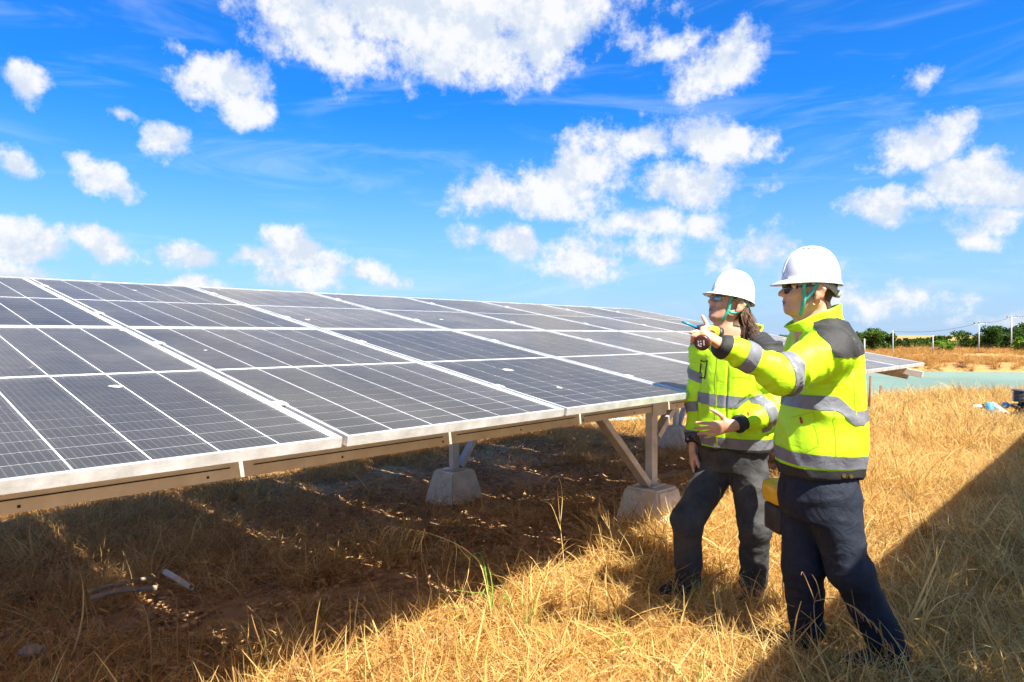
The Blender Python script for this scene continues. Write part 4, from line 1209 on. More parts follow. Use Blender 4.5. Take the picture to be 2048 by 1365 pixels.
def hard_hat(h, parent, base):
    z0 = .046; a, b, H = .121, .104, .150; n = 48
    def ring(fn): return [fn(2 * math.pi * k / n) for k in range(n)]
    def dome(s, off=0.0):
        e = math.cos(s) ** .82
        return ring(lambda f: h(-.006 + (a - off) * math.cos(f) * e, (b - off) * math.sin(f) * e, z0 + .012 + (H - off) * math.sin(s)))
    def brim(w, dz):
        def fn(f):
            cf = max(0, math.cos(f)); ex = w * (.011 + .040 * cf ** 3)
            return h(-.006 + (a + ex) * math.cos(f), (b + ex * (1 - .25 * cf)) * math.sin(f), z0 + .012 * (1 - w) - .010 * w * cf ** 2 - .004 * w * max(0, -math.cos(f)) + dz)
        return ring(fn)
    rings = [dome(1.55), *[dome(s) for s in np.linspace(1.45, 0.0, 14)], brim(.35, 0), brim(.75, -.002), brim(1.0, -.001), brim(1.0, -.005), brim(.6, -.006), brim(.05, -.004), dome(0, .004), *[dome(s, .004) for s in np.linspace(.1, 1.5, 10)]]
    hat = empty_child('hard_hat', parent)
    mb = MB(); mb.loft([[p - base for p in r] for r in rings], True); mb.build('shell', m_hat, hat, True)
    # raised front ridge and accessory slot
    mb = MB(); R_ = []
    for s in np.linspace(.12, .95, 10):
        e = math.cos(s) ** .82; c = h(-.006 + (a + .001) * e, 0, z0 + .012 + (H + .001) * math.sin(s)) - base
        R_.append([c + h.S * .012, c + h.S * .007 + h.F * .0016, c - h.S * .007 + h.F * .0016, c - h.S * .012])
    mb.loft(R_, True); mb.build('front_ridge', m_hat, hat, True)
    for sd in (1, -1):
        for k in range(3):
            s = 1.08; f = sd * (.75 + .34 * k); e = math.cos(s) ** .82
            c = h(-.006 + a * math.cos(f) * e, b * math.sin(f) * e, z0 + .012 + H * math.sin(s)) - base
            nn = (h.F * math.cos(f) / a + h.S * math.sin(f) / b) * e * .05 + h.U * math.sin(s) / H * .05; nn.normalize()
            tt = (h.F * -math.sin(f) * a + h.S * math.cos(f) * b).normalized()
            mb = MB(); mb.box(c + nn * .0003, (.013, .0045, .003), Matrix((tt, nn.cross(tt), nn)).transposed(), .001); mb.build('vent_slot', m_slot, hat)
    # head band at the nape with its knob
    mb = MB()
    strap(mb, [h(.02, .090, .048) - base, h(-.045, .088, .036) - base, h(-.085, .060, .016) - base, h(-.112, .0, .006) - base, h(-.085, -.060, .016) - base, h(-.045, -.088, .036) - base, h(.02, -.090, .048) - base], .030, h(-.02, 0, .02) - base)
    nb = mb.build('nape_band', m_band, hat, True)
    mb = MB(); mb.tube([h(-.110, 0, .004) - base, h(-.128, 0, .002) - base], .017, 14)
    mb.box(h(-.116, 0, .004) - base, (.012, .05, .026), Matrix((h.F, h.S, h.U)).transposed(), .004); mb.build('ratchet_knob', m_band, nb)
    mb = MB(); mb.tube([h(-.128, 0, .002) - base, h(-.1295, 0, .002) - base], .011, 12); mb.build('knob_cap', m_blk, nb)
    ax = h(-.01, 0, -.02) - base
    for sd in (1, -1):
        mb = MB()
        strap(mb, [h(.046, sd * .088, .052) - base, h(.046, sd * .079, .02) - base, h(.041, sd * .073, -.030) - base], .015, ax)
        strap(mb, [h(-.030, sd * .096, .050) - base, h(-.032, sd * .098, .010) - base, h(-.010, sd * .090, -.030) - base, h(.020, sd * .078, -.043) - base, h(.041, sd * .073, -.034) - base] if sd > 0 and h is HEAD1 else
              [h(-.006, sd * .096, .048) - base, h(.012, sd * .093, .012) - base, h(.036, sd * .076, -.030) - base], .013, ax)
        strap(mb, [h(.041, sd * .0735, -.028) - base, h(.044, sd * .064, -.060) - base, h(.048, sd * .040, -.092) - base, h(.052, sd * .004, -.103) - base], .014, ax)
        mb.build('chin_strap', m_teal, hat, True)
    mb = MB(); mb.tube([h(.052, .014, -.101) - base, h(.052, .012, -.125) - base], .008, 8); mb.build('strap_slider', m_band, hat, True)
    return hat
def empty_child(name, parent, **tags):
    o = link(name, None, parent, **tags); o.empty_display_size = .05; return o

def skin_object(name, V, Q, base, h, mouth, stub, **tags):
    me = np_mesh(name, V - nv(base), Q, m_skin)
    L = h.local(V)
    lip = sst(.0085 - np.abs(L[:, 2] + .041 + mouth * .004), 0, .003) * sst(L[:, 0], .092, .097) * (1 - sst(np.abs(L[:, 1]), .014, .022))
    inhead = (np.abs(L) < .16).all(1)
    st = stub * sst(L[:, 0], -.01, .03) * (1 - sst(L[:, 2], -.034, -.018)) * sst(L[:, 2], -.12, -.09) * inhead
    st = np.maximum(st, 2.0 * sst(L[:, 0], .06, .075) * sst(.005 - np.abs(L[:, 2] - .040 + .2 * np.abs(np.abs(L[:, 1]) - .03)), -.002, .002) * sst(np.abs(L[:, 1]), .008, .013) * inhead)
    for nm, ar in (('lip', lip * inhead), ('stubble', st)):
        a = me.attributes.new(nm, 'FLOAT', 'POINT'); a.data.foreach_set('value', ar.astype(np.float32))
    return link(name, me, None, base, **tags)

def garment(name, vol, disp, m, parent, base, smooth=2):
    V, Q = vol.mesh(smooth)
    N_ = vnormals(V, Q); V = V + N_ * disp(V)[:, None]
    N_ = vnormals(V, Q)
    o = link(name, np_mesh(name, V - nv(base), Q, m), parent)
    return o, (V, Q, N_)
def bvh_of(VQN):
    return BVHTree.FromPolygons([Vector(v) for v in VQN[0]], [list(map(int, q)) for q in VQN[1]])
def decal(bvh, poly, m, name, parent, base, lift=.003, thick=.002):
    """small flat trim sewn on a garment: outline given by photo pixels, laid on the cloth"""
    top, ok = [], True
    for (x_, y_) in poly:
        o = Vector((0, 0, CAM_H)); d = pix_dir(x_, y_).normalized()
        loc, nr, i_, ds = bvh.ray_cast(o, d)
        if loc is None: return None
        if nr.dot(d) > 0: nr = -nr
        top.append((loc + nr * lift - base, nr))
    n_ = len(top); mb = MB()
    vs = [p for p, _ in top] + [p - nr * thick for p, nr in top]
    mb.add(vs, [tuple(range(n_))] + [(i, (i + 1) % n_, n_ + (i + 1) % n_, n_ + i) for i in range(n_)])
    return mb.build(name, m, parent)
def collar(mb, c_bot, c_top, F, S, rb, rt, base, dip, back):
    """stand-up collar: rb / rt = (front, side, back) radii, dip = how much lower the front is"""
    n_ = 40; rings = []
    def rad(r, f): return r[0] if f > 0 else r[2]
    def ringp(c, r, dz, off):
        out_ = []
        for k in range(n_):
            f = 2 * math.pi * k / n_; cf, sf = math.cos(f), math.sin(f)
            rf = (r[0] if cf > 0 else r[2]) - off
            wob = .003 * math.sin(5 * f + c.z * 40)
            out_.append(c + F * cf * (rf + wob) + S * sf * (r[1] - off + wob) + Vector((0, 0, -dz * max(0, cf) ** 1.2 + back * max(0, -cf))) - base)
        return out_
    for off, ts in ((0.0, np.linspace(0, 1, 8)), (.007, np.linspace(1, 0, 8))):
        for t in ts:
            c = c_bot.lerp(c_top, t); r = [rb[i] + (rt[i] - rb[i]) * t - .006 * math.sin(math.pi * t) for i in range(3)]
            rings.append(ringp(c, r, dip * t, off))
    mb.loft(rings, False)
def boot(v, ank, F, gz):
    F = Vector(F).normalized(); a = Vector((ank.x, ank.y, gz))
    v.cone(a + Vector((0, 0, .19)), a + Vector((0, 0, .07)), .052, .050, .02)
    v.cone(a + F * -.035 + Vector((0, 0, .042)), a + F * .06 + Vector((0, 0, .05)), .042, .046, .03)
    v.cone(a + F * .06 + Vector((0, 0, .045)), a + F * .155 + Vector((0, 0, .036)), .046, .038, .03)

m_seam = cloth('hi_vis_seam', (.36, .50, .008), (.44, .58, .010), 8, .7, .2)
def seam(bvh, pts, w, m, name, parent, base, lift=.0035):
    """narrow stitched strip laid on a garment along a photo polyline"""
    P = []
    for (x0, y0), (x1, y1) in zip(pts[:-1], pts[1:]):
        k = max(1, int(math.hypot(x1 - x0, y1 - y0) / 4))
        P += [(x0 + (x1 - x0) * i / k, y0 + (y1 - y0) * i / k) for i in range(k)]
    P.append(pts[-1]); vs = []
    for i, (x_, y_) in enumerate(P):
        (xa, ya), (xb, yb) = P[max(i - 1, 0)], P[min(i + 1, len(P) - 1)]
        L = math.hypot(xb - xa, yb - ya) + 1e-6; nx_, ny_ = -(yb - ya) / L * w / 2, (xb - xa) / L * w / 2
        row = []
        for s_ in (-1, 1):
            d = pix_dir(x_ + nx_ * s_, y_ + ny_ * s_).normalized()
            loc, nr, i_, ds = bvh.ray_cast(Vector((0, 0, CAM_H)), d)
            if loc is None: row = None; break
            if nr.dot(d) > 0: nr = -nr
            row.append(loc + nr * lift - base)
        if row: vs.append(row)
    if len(vs) < 2: return
    mb = MB(); mb.add([p for r in vs for p in r], [(2 * i, 2 * i + 1, 2 * i + 3, 2 * i + 2) for i in range(len(vs) - 1)])
    return mb.build(name, m, parent)

# ------------------------------------------------------------------ the right-hand man (nearer, pointing)
G0 = 0.0
B2 = Vector((1.42, 2.98, 0.0))
F2 = Vector((-.995, .10, 0)).normalized(); S2 = Vector((0, 0, 1)).cross(F2)
HEAD2 = Frame(at(1631, 586, 2.885) - Vector((-.087, -.996, 0)) * .080, (-.996, .087, .03))
HEAD1 = Frame(at(1475, 613, 3.66) - Vector((.26, -.966, 0)) * .082, (-.966, -.26, 0)).pitched(15)
C2 = 2.97
def cx2(pxx, dep=C2): return (pxx - 1024) / FPX * dep
sh_l, el_l, wr_l = at(1652, 706, 2.80), at(1567, 752, 2.66), at(1443, 691, 2.62)
sh_r, el_r, wr_r = Vector((1.37, 3.15, 1.395)), Vector((1.42, 3.23, 1.13)), Vector((1.385, 3.215, .885))
hip_l, kn_l, an_l = at(1652, 980, 2.89), at(1700, 1140, 2.86), at(1780, 1300, 2.90)
hip_r, kn_r, an_r = at(1614, 980, 3.04), at(1606, 1135, 3.03), at(1614, 1265, 3.10)

# body
v = Vol((.62, 2.45, -.02), (1.85, 3.40, 1.74), .0052)
head_sdf(v, HEAD2)
nb = Vector((cx2(1645), 2.975, 1.47))
v.cone(nb, nb + Vector((0, 0, -.25)), .10, .12, .05); v.cone(nb + Vector((0, 0, -.25)), Vector((cx2(1638), 2.97, .86)), .13, .12, .05)
for a, b, c_ in ((sh_l, el_l, wr_l), (sh_r, el_r, wr_r)):
    v.cone(nb + Vector((0, 0, -.06)), a, .06, .06, .04); v.cone(a, b, .055, .042, .03); v.cone(b, c_, .042, .027, .02)
for a, b, c_ in ((hip_l, kn_l, an_l), (hip_r, kn_r, an_r)): v.cone(Vector((cx2(1636), 2.97, .86)), a, .10, .09, .05); v.cone(a, b, .085, .058, .03); v.cone(b, c_, .056, .04, .03)
# left hand closed round the drill grip, index finger pointing up and away
hd = (at(1410, 668, 2.57) - wr_l).normalized()
hand_w = wr_l + hd * .020
pn = (Vector((-.55, .35, -.55))).normalized()
hand_sdf(v, hand_w, hd, pn, [[at(1416, 653, 2.60), at(1410, 642, 2.615), at(1405, 633, 2.63)], (4, 62, 70, 45), (-3, 66, 72, 45), (-10, 70, 72, 45)], (1, (.040, .7, .7, .5), (.032, .25, .9, .55), (.026, 0, .8, .7)), .90)
hand_sdf(v, wr_r + Vector((-.005, -.005, -.03)), (-.05, -.02, -1), (0, -1, 0), [(2, 40, 70, 50), (0, 42, 72, 50), (0, 44, 72, 50), (-2, 46, 72, 50)], (-1, (.04, .5, .8, .5), (.03, .2, .9, .5), (.024, 0, .8, .6)))
V, Q = v.mesh(1)
man2 = skin_object('person', V, Q, B2, HEAD2, 0.0, .25, label='man in navy trousers and dark sunglasses pointing with a drill in his hand', category='person')
body2 = (V, Q, vnormals(V, Q))
Lh = HEAD2.local(V)
hf = np.minimum.reduce([-.030 - Lh[:, 0] - .35 * np.clip(.02 - Lh[:, 2], 0, 1) * 1.0, .075 - Lh[:, 2], Lh[:, 2] + .080])
hf = np.maximum(hf, np.minimum.reduce([.022 - Lh[:, 0], Lh[:, 2] - .034, .09 - Lh[:, 2]]))
hf = np.where((np.abs(Lh) < .2).all(1) & ~((np.abs(Lh[:, 1]) > .083) & (Lh[:, 0] > -.035)), hf, -1) + .004 * vnoise(V * 90)
clip_obj('hair', body2, hf, .0045, m_haird, man2, B2)
# jacket
jv = Vol((.70, 2.40, .78), (1.90, 3.50, 1.62), .0068)
jv.trunk(F2, S2, [(.868, cx2(1640), 2.97, .164, .188), (.905, cx2(1640), 2.97, .166, .196), (.97, cx2(1640), 2.97, .168, .206), (1.07, cx2(1643), 2.97, .162, .205), (1.25, cx2(1648), 2.97, .145, .198), (1.36, cx2(1651), 2.97, .134, .186), (1.43, cx2(1652), 2.97, .118, .158), (1.48, cx2(1651), 2.97, .102, .126), (1.52, cx2(1650), 2.97, .09, .10)], .03)
jv.cone(sh_l + Vector((.02, .06, .005)), sh_l, .092, .094, .05); jv.cone(sh_l, el_l, .086, .067, .035); jv.cone(el_l, wr_l, .066, .042, .03)
jv.cone(nb + Vector((.0, -.05, -.05)), sh_l + Vector((0, 0, .0)), .080, .08, .05); jv.cone(nb + Vector((0, .05, -.04)), sh_r, .085, .09, .05)
jv.cone(sh_r, el_r, .098, .082, .03); jv.cone(el_r, wr_r, .08, .055, .03)
jv.cut(wr_l + (wr_l - el_l).normalized() * .012, wr_l - el_l, .09); jv.cut(wr_r + (wr_r - el_r).normalized() * .012, wr_r - el_r, .09)
def disp2(V):
    t1, d1 = seg_t(V, sh_l, el_l); t2, d2 = seg_t(V, el_l, wr_l); t3, d3 = seg_t(V, sh_r, wr_r)
    arm = np.minimum(d1, d2) < .135
    w = vnoise(V * 5)[:, None] * .10
    P = V + w
    # sleeve folds run across the arm, body folds hang diagonally
    ta = np.where(d1 < d2, t1, 1 + t2 * .9)
    fs = ridge(vnoise(np.stack([ta * 6.5 + vnoise(V * 8) * .6, V[:, 2] * 6, V[:, 0] * 5], -1)))
    fb = ridge(vnoise(np.stack([(P[:, 0] + P[:, 2] * .35) * 11, P[:, 1] * 11, P[:, 2] * 3.2], -1)))
    fine = vnoise(V * 38)
    bag = .008 * np.exp(-((V[:, 2] - .99) / .07) ** 2)
    return np.where(arm, .0115 * fs + .003 * vnoise(V * 13), .010 * fb + bag) + .0006 * fine
jk2, JV2 = garment('jacket', jv, disp2, m_hivis, man2, B2)
V = JV2[0]
t1, d1 = seg_t(V, sh_l, el_l); t2, d2 = seg_t(V, el_l, wr_l); t3, d3 = seg_t(V, sh_r, wr_r)
tor = np.minimum(np.minimum(d1, d2) - .115, d3 - .105)
u = (V[:, 0] - cx2(1645)) * F2.x + (V[:, 1] - 2.97) * F2.y
clip_obj('waistband', JV2, np.minimum(.906 - V[:, 2], tor + .03), .0025, m_blackf, jk2, B2)
zb = .940 + .006 * u / .18
clip_obj('reflective_band', JV2, np.minimum(.027 - np.abs(V[:, 2] - zb), tor + .03), .003, m_silver, jk2, B2)
zb = 1.182 - .060 * sst(-u, -.02, .07) + .018 * sst(-u, .10, .17)
clip_obj('reflective_band', JV2, np.minimum(.029 - np.abs(V[:, 2] - zb), tor), .003, m_silver, jk2, B2)
nel = nv((wr_l - sh_l).normalized() + (el_l - sh_l).normalized() * .4); nel /= np.linalg.norm(nel); ofs = (V - nv(el_l)) @ nel
clip_obj('reflective_band', JV2, np.minimum(.031 - np.abs(ofs + .012), .115 - np.linalg.norm(V - nv(el_l), axis=1)), .003, m_silver, jk2, B2)
clip_obj('reflective_band', JV2, np.minimum(.028 - np.abs(t2 - .60) * .29, .15 - d2), .003, m_silver, jk2, B2)
clip_obj('cuff', JV2, np.minimum((t2 - .93) * .29, .12 - d2), .003, m_blackf, jk2, B2)
clip_obj('cuff', JV2, np.minimum((t3 - .90) * .5, .12 - d3), .003, m_blackf, jk2, B2)
yd = V[:, 1] - 2.97
xs = 1.46 + (V[:, 0] * 0)
pxs = 1024 + FPX * V[:, 0] / V[:, 1]; pys = HOR + FPX * (CAM_H - V[:, 2]) / V[:, 1]
edge = np.interp(pys, [655, 672, 690, 712, 740], [1628, 1640, 1660, 1668, 1669])
bot = np.interp(V[:, 0], [cx2(1660), cx2(1740)], [1.372, 1.392])
yk = np.where(yd < .0, np.minimum((pxs - edge) / 460, V[:, 2] - bot), np.minimum(V[:, 0] - cx2(1655), V[:, 2] - bot))
clip_obj('shoulder_yoke', JV2, yk, .003, m_blackf, jk2, B2)
mb = MB(); collar(mb, Vector((cx2(1640), 2.965, 1.475)), Vector((cx2(1636), 2.965, 1.565)), F2, S2, (.125, .115, .105), (.148, .092, .088), B2, .070, .030); cl = mb.build('collar', m_hivis, jk2, True)
bv = bvh_of(JV2)
decal(bv, [(1599, 835), (1603, 834), (1607, 847), (1602, 848)], m_red, 'red_tag', jk2, B2)
decal(bv, [(1550, 932), (1566, 934), (1564, 954), (1552, 950)], m_hivis, 'front_tab', jk2, B2, .006)
for (a, b) in ((1687, 951), (1701, 952)):
    decal(bv, [(a + 4 * math.cos(k), b + 4 * math.sin(k)) for k in np.linspace(0, 5.6, 9)], m_brass, 'snap_button', jk2, B2, .006)
decal(bv, [(1555 + 2.2 * math.cos(k), 942 + 2.6 * math.sin(k)) for k in np.linspace(0, 5.6, 8)], m_blk, 'snap_button', jk2, B2, .009)
seam(bv, [(1669, 822), (1671, 860), (1674, 915)], 1.6, m_seam, 'side_seam', jk2, B2)
seam(bv, [(1584, 836), (1628, 824), (1640, 890), (1608, 902)], 1.4, m_seam, 'pocket_seam', jk2, B2)
seam(bv, [(1700, 720), (1708, 770), (1712, 830)], 1.4, m_seam, 'back_seam', jk2, B2)
# trousers
def trousers(v, c, F, S, zt, hips, hr, knr, anr, secs):
    v.trunk(F, S, secs, .03)
    for (h_, k_, a_) in hips:
        v.cone(h_, k_, hr, knr, .035); v.cone(k_, a_, knr, anr, .03)
tv = Vol((1.10, 2.60, .02), (1.95, 3.40, .95), .0068)
trousers(tv, None, F2, S2, .9, ((hip_l, kn_l, an_l), (hip_r, kn_r, an_r)), .104, .083, .066,
         [(.68, cx2(1638), 2.965, .145, .155), (.76, cx2(1640), 2.965, .158, .172), (.85, cx2(1640), 2.97, .148, .170), (.91, cx2(1640), 2.97, .135, .160)])
def fold_leg(V, hips, amp=.009):
    best = None
    for (h_, k_, a_) in hips:
        t1, d1 = seg_t(V, h_, k_); t2, d2 = seg_t(V, k_, a_)
        d = np.minimum(d1, d2); t = np.where(d1 < d2, t1, 1 + t2)
        if best is None: best = (d, t)
        else:
            m_ = d < best[0]; best = (np.where(m_, d, best[0]), np.where(m_, t, best[1]))
    t = best[1]
    f = ridge(vnoise(np.stack([t * 5.5 + vnoise(V * 7) * .8, V[:, 0] * 5 + V[:, 2] * 3, V[:, 1] * 5], -1)))
    g = ridge(vnoise(np.stack([V[:, 0] * 13 + vnoise(V * 3) * 1.2, V[:, 1] * 13, V[:, 2] * 2.2], -1)))
    kn = np.exp(-((t - 1.0) / .28) ** 2) + np.exp(-((t - 1.9) / .22) ** 2) * 1.2
    return amp * (f * (.45 + .8 * kn) + .65 * g * (1 - .5 * kn)) + .0015 * vnoise(V * 40)
H2 = ((hip_l, kn_l, an_l), (hip_r, kn_r, an_r))
tr2, TV2 = garment('trousers', tv, lambda V: fold_leg(V, H2), m_navy, man2, B2)
bt = BVHTree.FromPolygons([Vector(q) for q in TV2[0]], [list(map(int, q)) for q in TV2[1]])
for an, nm in ((an_l, 'left'), (an_r, 'right')):
    bo = Vol((an.x - .32, an.y - .2, -.02), (an.x + .2, an.y + .2, .30), .006)
    gz = float(ground_z(an.x, an.y)) + .0
    boot(bo, an + F2 * .02, F2, gz); V, Q = bo.mesh(1)
    V[:, 2] = np.maximum(V[:, 2], gz + .002)
    link('boot', np_mesh('boot', V - nv(B2), Q, m_boot), man2)
hard_hat(HEAD2, man2, B2)
# sunglasses
def glasses(h, parent, base, ml, mf, wrap, hgt):
    g = empty_child('glasses', parent)
    for sd in (1, -1):
        R_ = []
        for k in range(7):
            t = k / 6; y = sd * (.006 + .052 * t); x = .108 - wrap * t * t
            hh = hgt * (.75 + .35 * math.sin(math.pi * min(1, t * 1.05)) ** .7)
            c = h(x, y, .019); o = h.F * .002
            R_.append([c + h.U * hh * .5 - base, c + h.U * hh * .5 + o - base, c - h.U * hh * .5 + o - base, c - h.U * hh * .5 - base])
        mb = MB(); mb.loft(R_, True); mb.build('lens', ml, g, True)
        mb = MB(); e = h(.106 - wrap, sd * .059, .026)
        mb.bar(e - base, h(.02, sd * .079, .030) - base, .003, .010 if wrap > .03 else .0028, h.U); mb.bar(h(.02, sd * .079, .030) - base, h(-.015, sd * .086, .028) - base, .003, .006, h.U)
        mb.build('temple_arm', mf, g)
    mb = MB(); mb.tube([h(.110, .008, .026) - base, h(.113, 0, .028) - base, h(.110, -.008, .026) - base], .0025, 6); mb.build('bridge', mf, g, True)
glasses(HEAD2, man2, B2, m_lens, m_lens, .042, .042)
mb = MB(); ec = HEAD2(.004, .084, -.044) - B2
mb.tube([ec + HEAD2.F * .006 * math.cos(t) + HEAD2.U * .006 * math.sin(t) for t in np.linspace(0, 6.2, 14)], .0013, 5); mb.build('earring', m_gold, man2, True)

# cordless drill in that hand
def drill():
    # axis of the body: chuck end to rear end; grip towards the camera and down to the battery
    ch, rear = at(1401, 659, 2.68), at(1443, 669, 2.70)
    ax_ = (rear - ch).normalized(); grip0 = ch.lerp(rear, .55); bat = at(1403, 687, 2.545)
    base = bat.copy()
    root = empty('cordless_drill', base, label='small yellow and black cordless drill with a blue bit in the raised hand', category='drill')
    def b(p): return Vector(p) - base
    tip = at(1362, 642, 2.66)
    mb = MB(); mb.tube([b(ch + (tip - ch) * .12), b(tip.lerp(ch, .08))], .0052, 8); mb.build('bit', m_blues, root, True)
    mb = MB(); mb.tube([b(tip.lerp(ch, .08)), b(tip)], [.003, .0015], 6); mb.build('bit_tip', m_brass, root, True)
    mb = MB(); mb.tube([b(ch + (tip - ch) * .22), b(ch + (tip - ch) * .1), b(ch), b(ch + ax_ * .012)], [.008, .014, .020, .023], 14); mb.build('chuck', m_blk, root, True)
    mb = MB(); mb.tube([b(ch + ax_ * .010), b(ch + ax_ * .016), b(rear - ax_ * .022)], [.020, .025, .026], 16); mb.build('housing', m_yel, root, True)
    mb = MB(); mb.tube([b(rear - ax_ * .023), b(rear - ax_ * .004), b(rear)], [.0265, .025, .018], 16); mb.build('rear_cap', m_blk, root, True)
    gd = (bat - grip0).normalized()
    mb = MB(); mb.tube([b(grip0), b(grip0 + gd * .05), b(bat - gd * .030)], [.018, .0165, .019], 12, flat=.9); mb.build('grip', m_blk, root, True)
    mb = MB(); mb.tube([b(bat - gd * .034), b(bat - gd * .030), b(bat - gd * .022)], [.026, .030, .030], 20); mb.build('grip_collar', m_yel, root, True)
    mb = MB(); mb.tube([b(bat - gd * .022), b(bat - gd * .006), b(bat - gd * .001), b(bat)], [.030, .0305, .028, .024], 20); bt_ = mb.build('battery', m_maroon, root, True)
    mb = MB(); s_ = gd.cross(Vector((0, 0, 1))).normalized(); u_ = s_.cross(gd)
    m3 = Matrix((s_, u_, gd)).transposed()
    for (x0, y0, w_, h_) in ((-.011, .006, .005, .007), (-.011, -.006, .005, .009), (-.002, .008, .004, .004), (-.002, -.002, .006, .005), (.009, .002, .004, .020), (-.004, -.011, .008, .004)):
        mb.box(b(bat + gd * .0012 + s_ * -x0 + u_ * y0), (w_, h_, .001), m3)
    mb.build('printed_label', m_print, bt_)
    mb = MB(); mb.box(b(bat - gd * .016 - s_ * -.029), (.010, .014, .018), m3, .002); mb.build('release_button', m_red, root)
drill()
# tool case carried in the other hand, behind the leg
tcx = Vector((1.412, 3.22, .535))
tool = empty('tool_case', tcx, R(4), label='yellow and black tool case carried behind the navy trousers', category='tool case')
MB().box((0, 0, .065), (.385, .16, .13), None, .02).build('case_body', m_blk, tool, True)
MB().box((0, 0, .185), (.41, .18, .108), None, .035).build('case_lid', m_yel, tool, True)
MB().box((-.165, -.091, .195), (.045, .008, .05), None, .003).build('latch', m_print, tool); MB().box((.165, -.091, .195), (.045, .008, .05), None, .003).build('latch', m_print, tool)
MB().tube([(-.07, 0, .235), (-.065, 0, .275), (-.04, 0, .29), (.04, 0, .29), (.065, 0, .275), (.07, 0, .235)], .010, 8).build('handle', m_blk, tool, True)

# ------------------------------------------------------------------ the left-hand man (farther, hand on his belly)
B1 = Vector((1.19, 3.75, 0.0))
F1 = Vector((-.62, -.785, 0)).normalized(); S1 = Vector((0, 0, 1)).cross(F1)
D1 = 3.75
def cx1(pxx, dep=D1): return (pxx - 1024) / FPX * dep
shl, ell_, wrl = at(1534, 712, 3.62), at(1563, 812, 3.60), at(1476, 849, 3.49)
shr, elr, wrr = at(1412, 705, 3.86), at(1396, 800, 3.93), at(1387, 884, 3.84)
hipl, knl_, anl = at(1498, 945, 3.70), at(1509, 1055, 3.64), at(1507, 1172, 3.74)
hipr, knr_, anr_ = at(1430, 945, 3.80), at(1374, 1042, 3.70), at(1378, 1166, 3.80)
v = Vol((.80, 3.25, -.02), (1.62, 4.10, 1.80), .0052)
head_sdf(v, HEAD1, .6)
nb1 = Vector((cx1(1487), 3.76, 1.45))
v.cone(HEAD1(-.035, 0, -.12), nb1, .058, .07, .03)
v.cone(nb1, nb1 + Vector((-.02, 0, -.25)), .09, .11, .05); v.cone(nb1 + Vector((-.02, 0, -.25)), Vector((cx1(1465), 3.75, .87)), .12, .11, .05)
for a, b, c_ in ((shl, ell_, wrl), (shr, elr, wrr)):
    v.cone(nb1 + Vector((0, 0, -.06)), a, .055, .055, .04); v.cone(a, b, .05, .04, .03); v.cone(b, c_, .04, .027, .02)
for a, b, c_ in ((hipl, knl_, anl), (hipr, knr_, anr_)): v.cone(Vector((cx1(1465), 3.75, .87)), a, .09, .08, .05); v.cone(a, b, .075, .052, .03); v.cone(b, c_, .05, .036, .03)
hd1 = (at(1438, 856, 3.50) - wrl).normalized()
hand_sdf(v, wrl + hd1 * .03, hd1, (.05, 1, .1), [(10, 4, 12, 10), (2, 8, 14, 12), (-7, 10, 16, 12), (-18, 12, 18, 14)], (1, (.042, .85, .45, .05), (.034, .75, .75, .05), (.026, .6, .8, .1)), .98)
hd2 = Vector((-.10, -.12, -1)).normalized()
hand_sdf(v, wrr + hd2 * .03, hd2, (.6, -.1, 0), [(3, 14, 22, 16), (0, 18, 24, 18), (-2, 20, 26, 18), (-5, 24, 28, 18)], (-1, (.04, .5, .8, .4), (.03, .2, .9, .4), (.024, 0, .9, .3)))
V, Q = v.mesh(1)
man1 = skin_object('person', V, Q, B1, HEAD1, .6, .8, label='long-haired man in charcoal trousers with one hand on his belly', category='person')
body1 = (V, Q, vnormals(V, Q))
Lh = HEAD1.local(V)
hf = np.minimum.reduce([-.012 - Lh[:, 0], .09 - Lh[:, 2], Lh[:, 2] + .10])
hf = np.maximum(hf, np.minimum.reduce([.030 - Lh[:, 0], Lh[:, 2] - .024, .09 - Lh[:, 2]]))
hf = np.where((np.abs(Lh) < .2).all(1) & ~((np.abs(Lh[:, 1]) > .081) & (Lh[:, 0] > -.036)), hf, -1) + .004 * vnoise(V * 90)
hair = clip_obj('hair', body1, hf, .006, m_hairb, man1, B1)
# loose strands falling to the collar
rh = random.Random(4); mb = MB(); tones = []
for k in range(900):
    sd = 1 if rh.random() < .72 else -1
    a = rh.uniform(.0, 1.0)
    x0 = -.030 - .075 * a; y0 = sd * (.084 - .055 * a * a) * rh.uniform(.92, 1.04); z0 = rh.uniform(-.03, .03)
    p = HEAD1(x0, y0, z0); L = rh.uniform(.15, .25) * (1 if rh.random() < .85 else .6)
    out_ = (HEAD1.S * sd * .35 - HEAD1.F * .22 * a).normalized(); lk = random.Random(int(a * 9) + (50 if sd > 0 else 0)); wv, ph = lk.uniform(.007, .016), lk.uniform(0, 6.28) + rh.uniform(-.4, .4); drift = Vector((lk.uniform(-.012, .03) + rh.uniform(-.006, .006), lk.uniform(-.035, .0) + rh.uniform(-.006, .006), 0))
    pts = []
    for i in range(8):
        t = i / 7
        q = p + Vector((0, 0, -L * t)) + out_ * (.008 * math.sin(t * 2.4)) + drift * t * t * 2 + (HEAD1.F * math.sin(ph + t * 6.5) + HEAD1.S * math.cos(ph + t * 5) * .5) * wv * t + Vector((.012, 0, 0)) * t
        pts.append(q - B1)
    nb_ = len(mb.v); mb.tube(pts, [.0014, .0017, .0017, .0016, .0015, .0013, .001, .0005], 3); tones += [rh.random()] * (len(mb.v) - nb_)
st_ = mb.build('hair_strands', m_hairb, hair, True)
a_ = st_.data.attributes.new('tone', 'FLOAT', 'POINT'); a_.data.foreach_set('value', np.array(tones, np.float32))
a_ = hair.data.attributes.new('tone', 'FLOAT', 'POINT'); a_.data.foreach_set('value', np.full(len(hair.data.vertices), .2, np.float32))
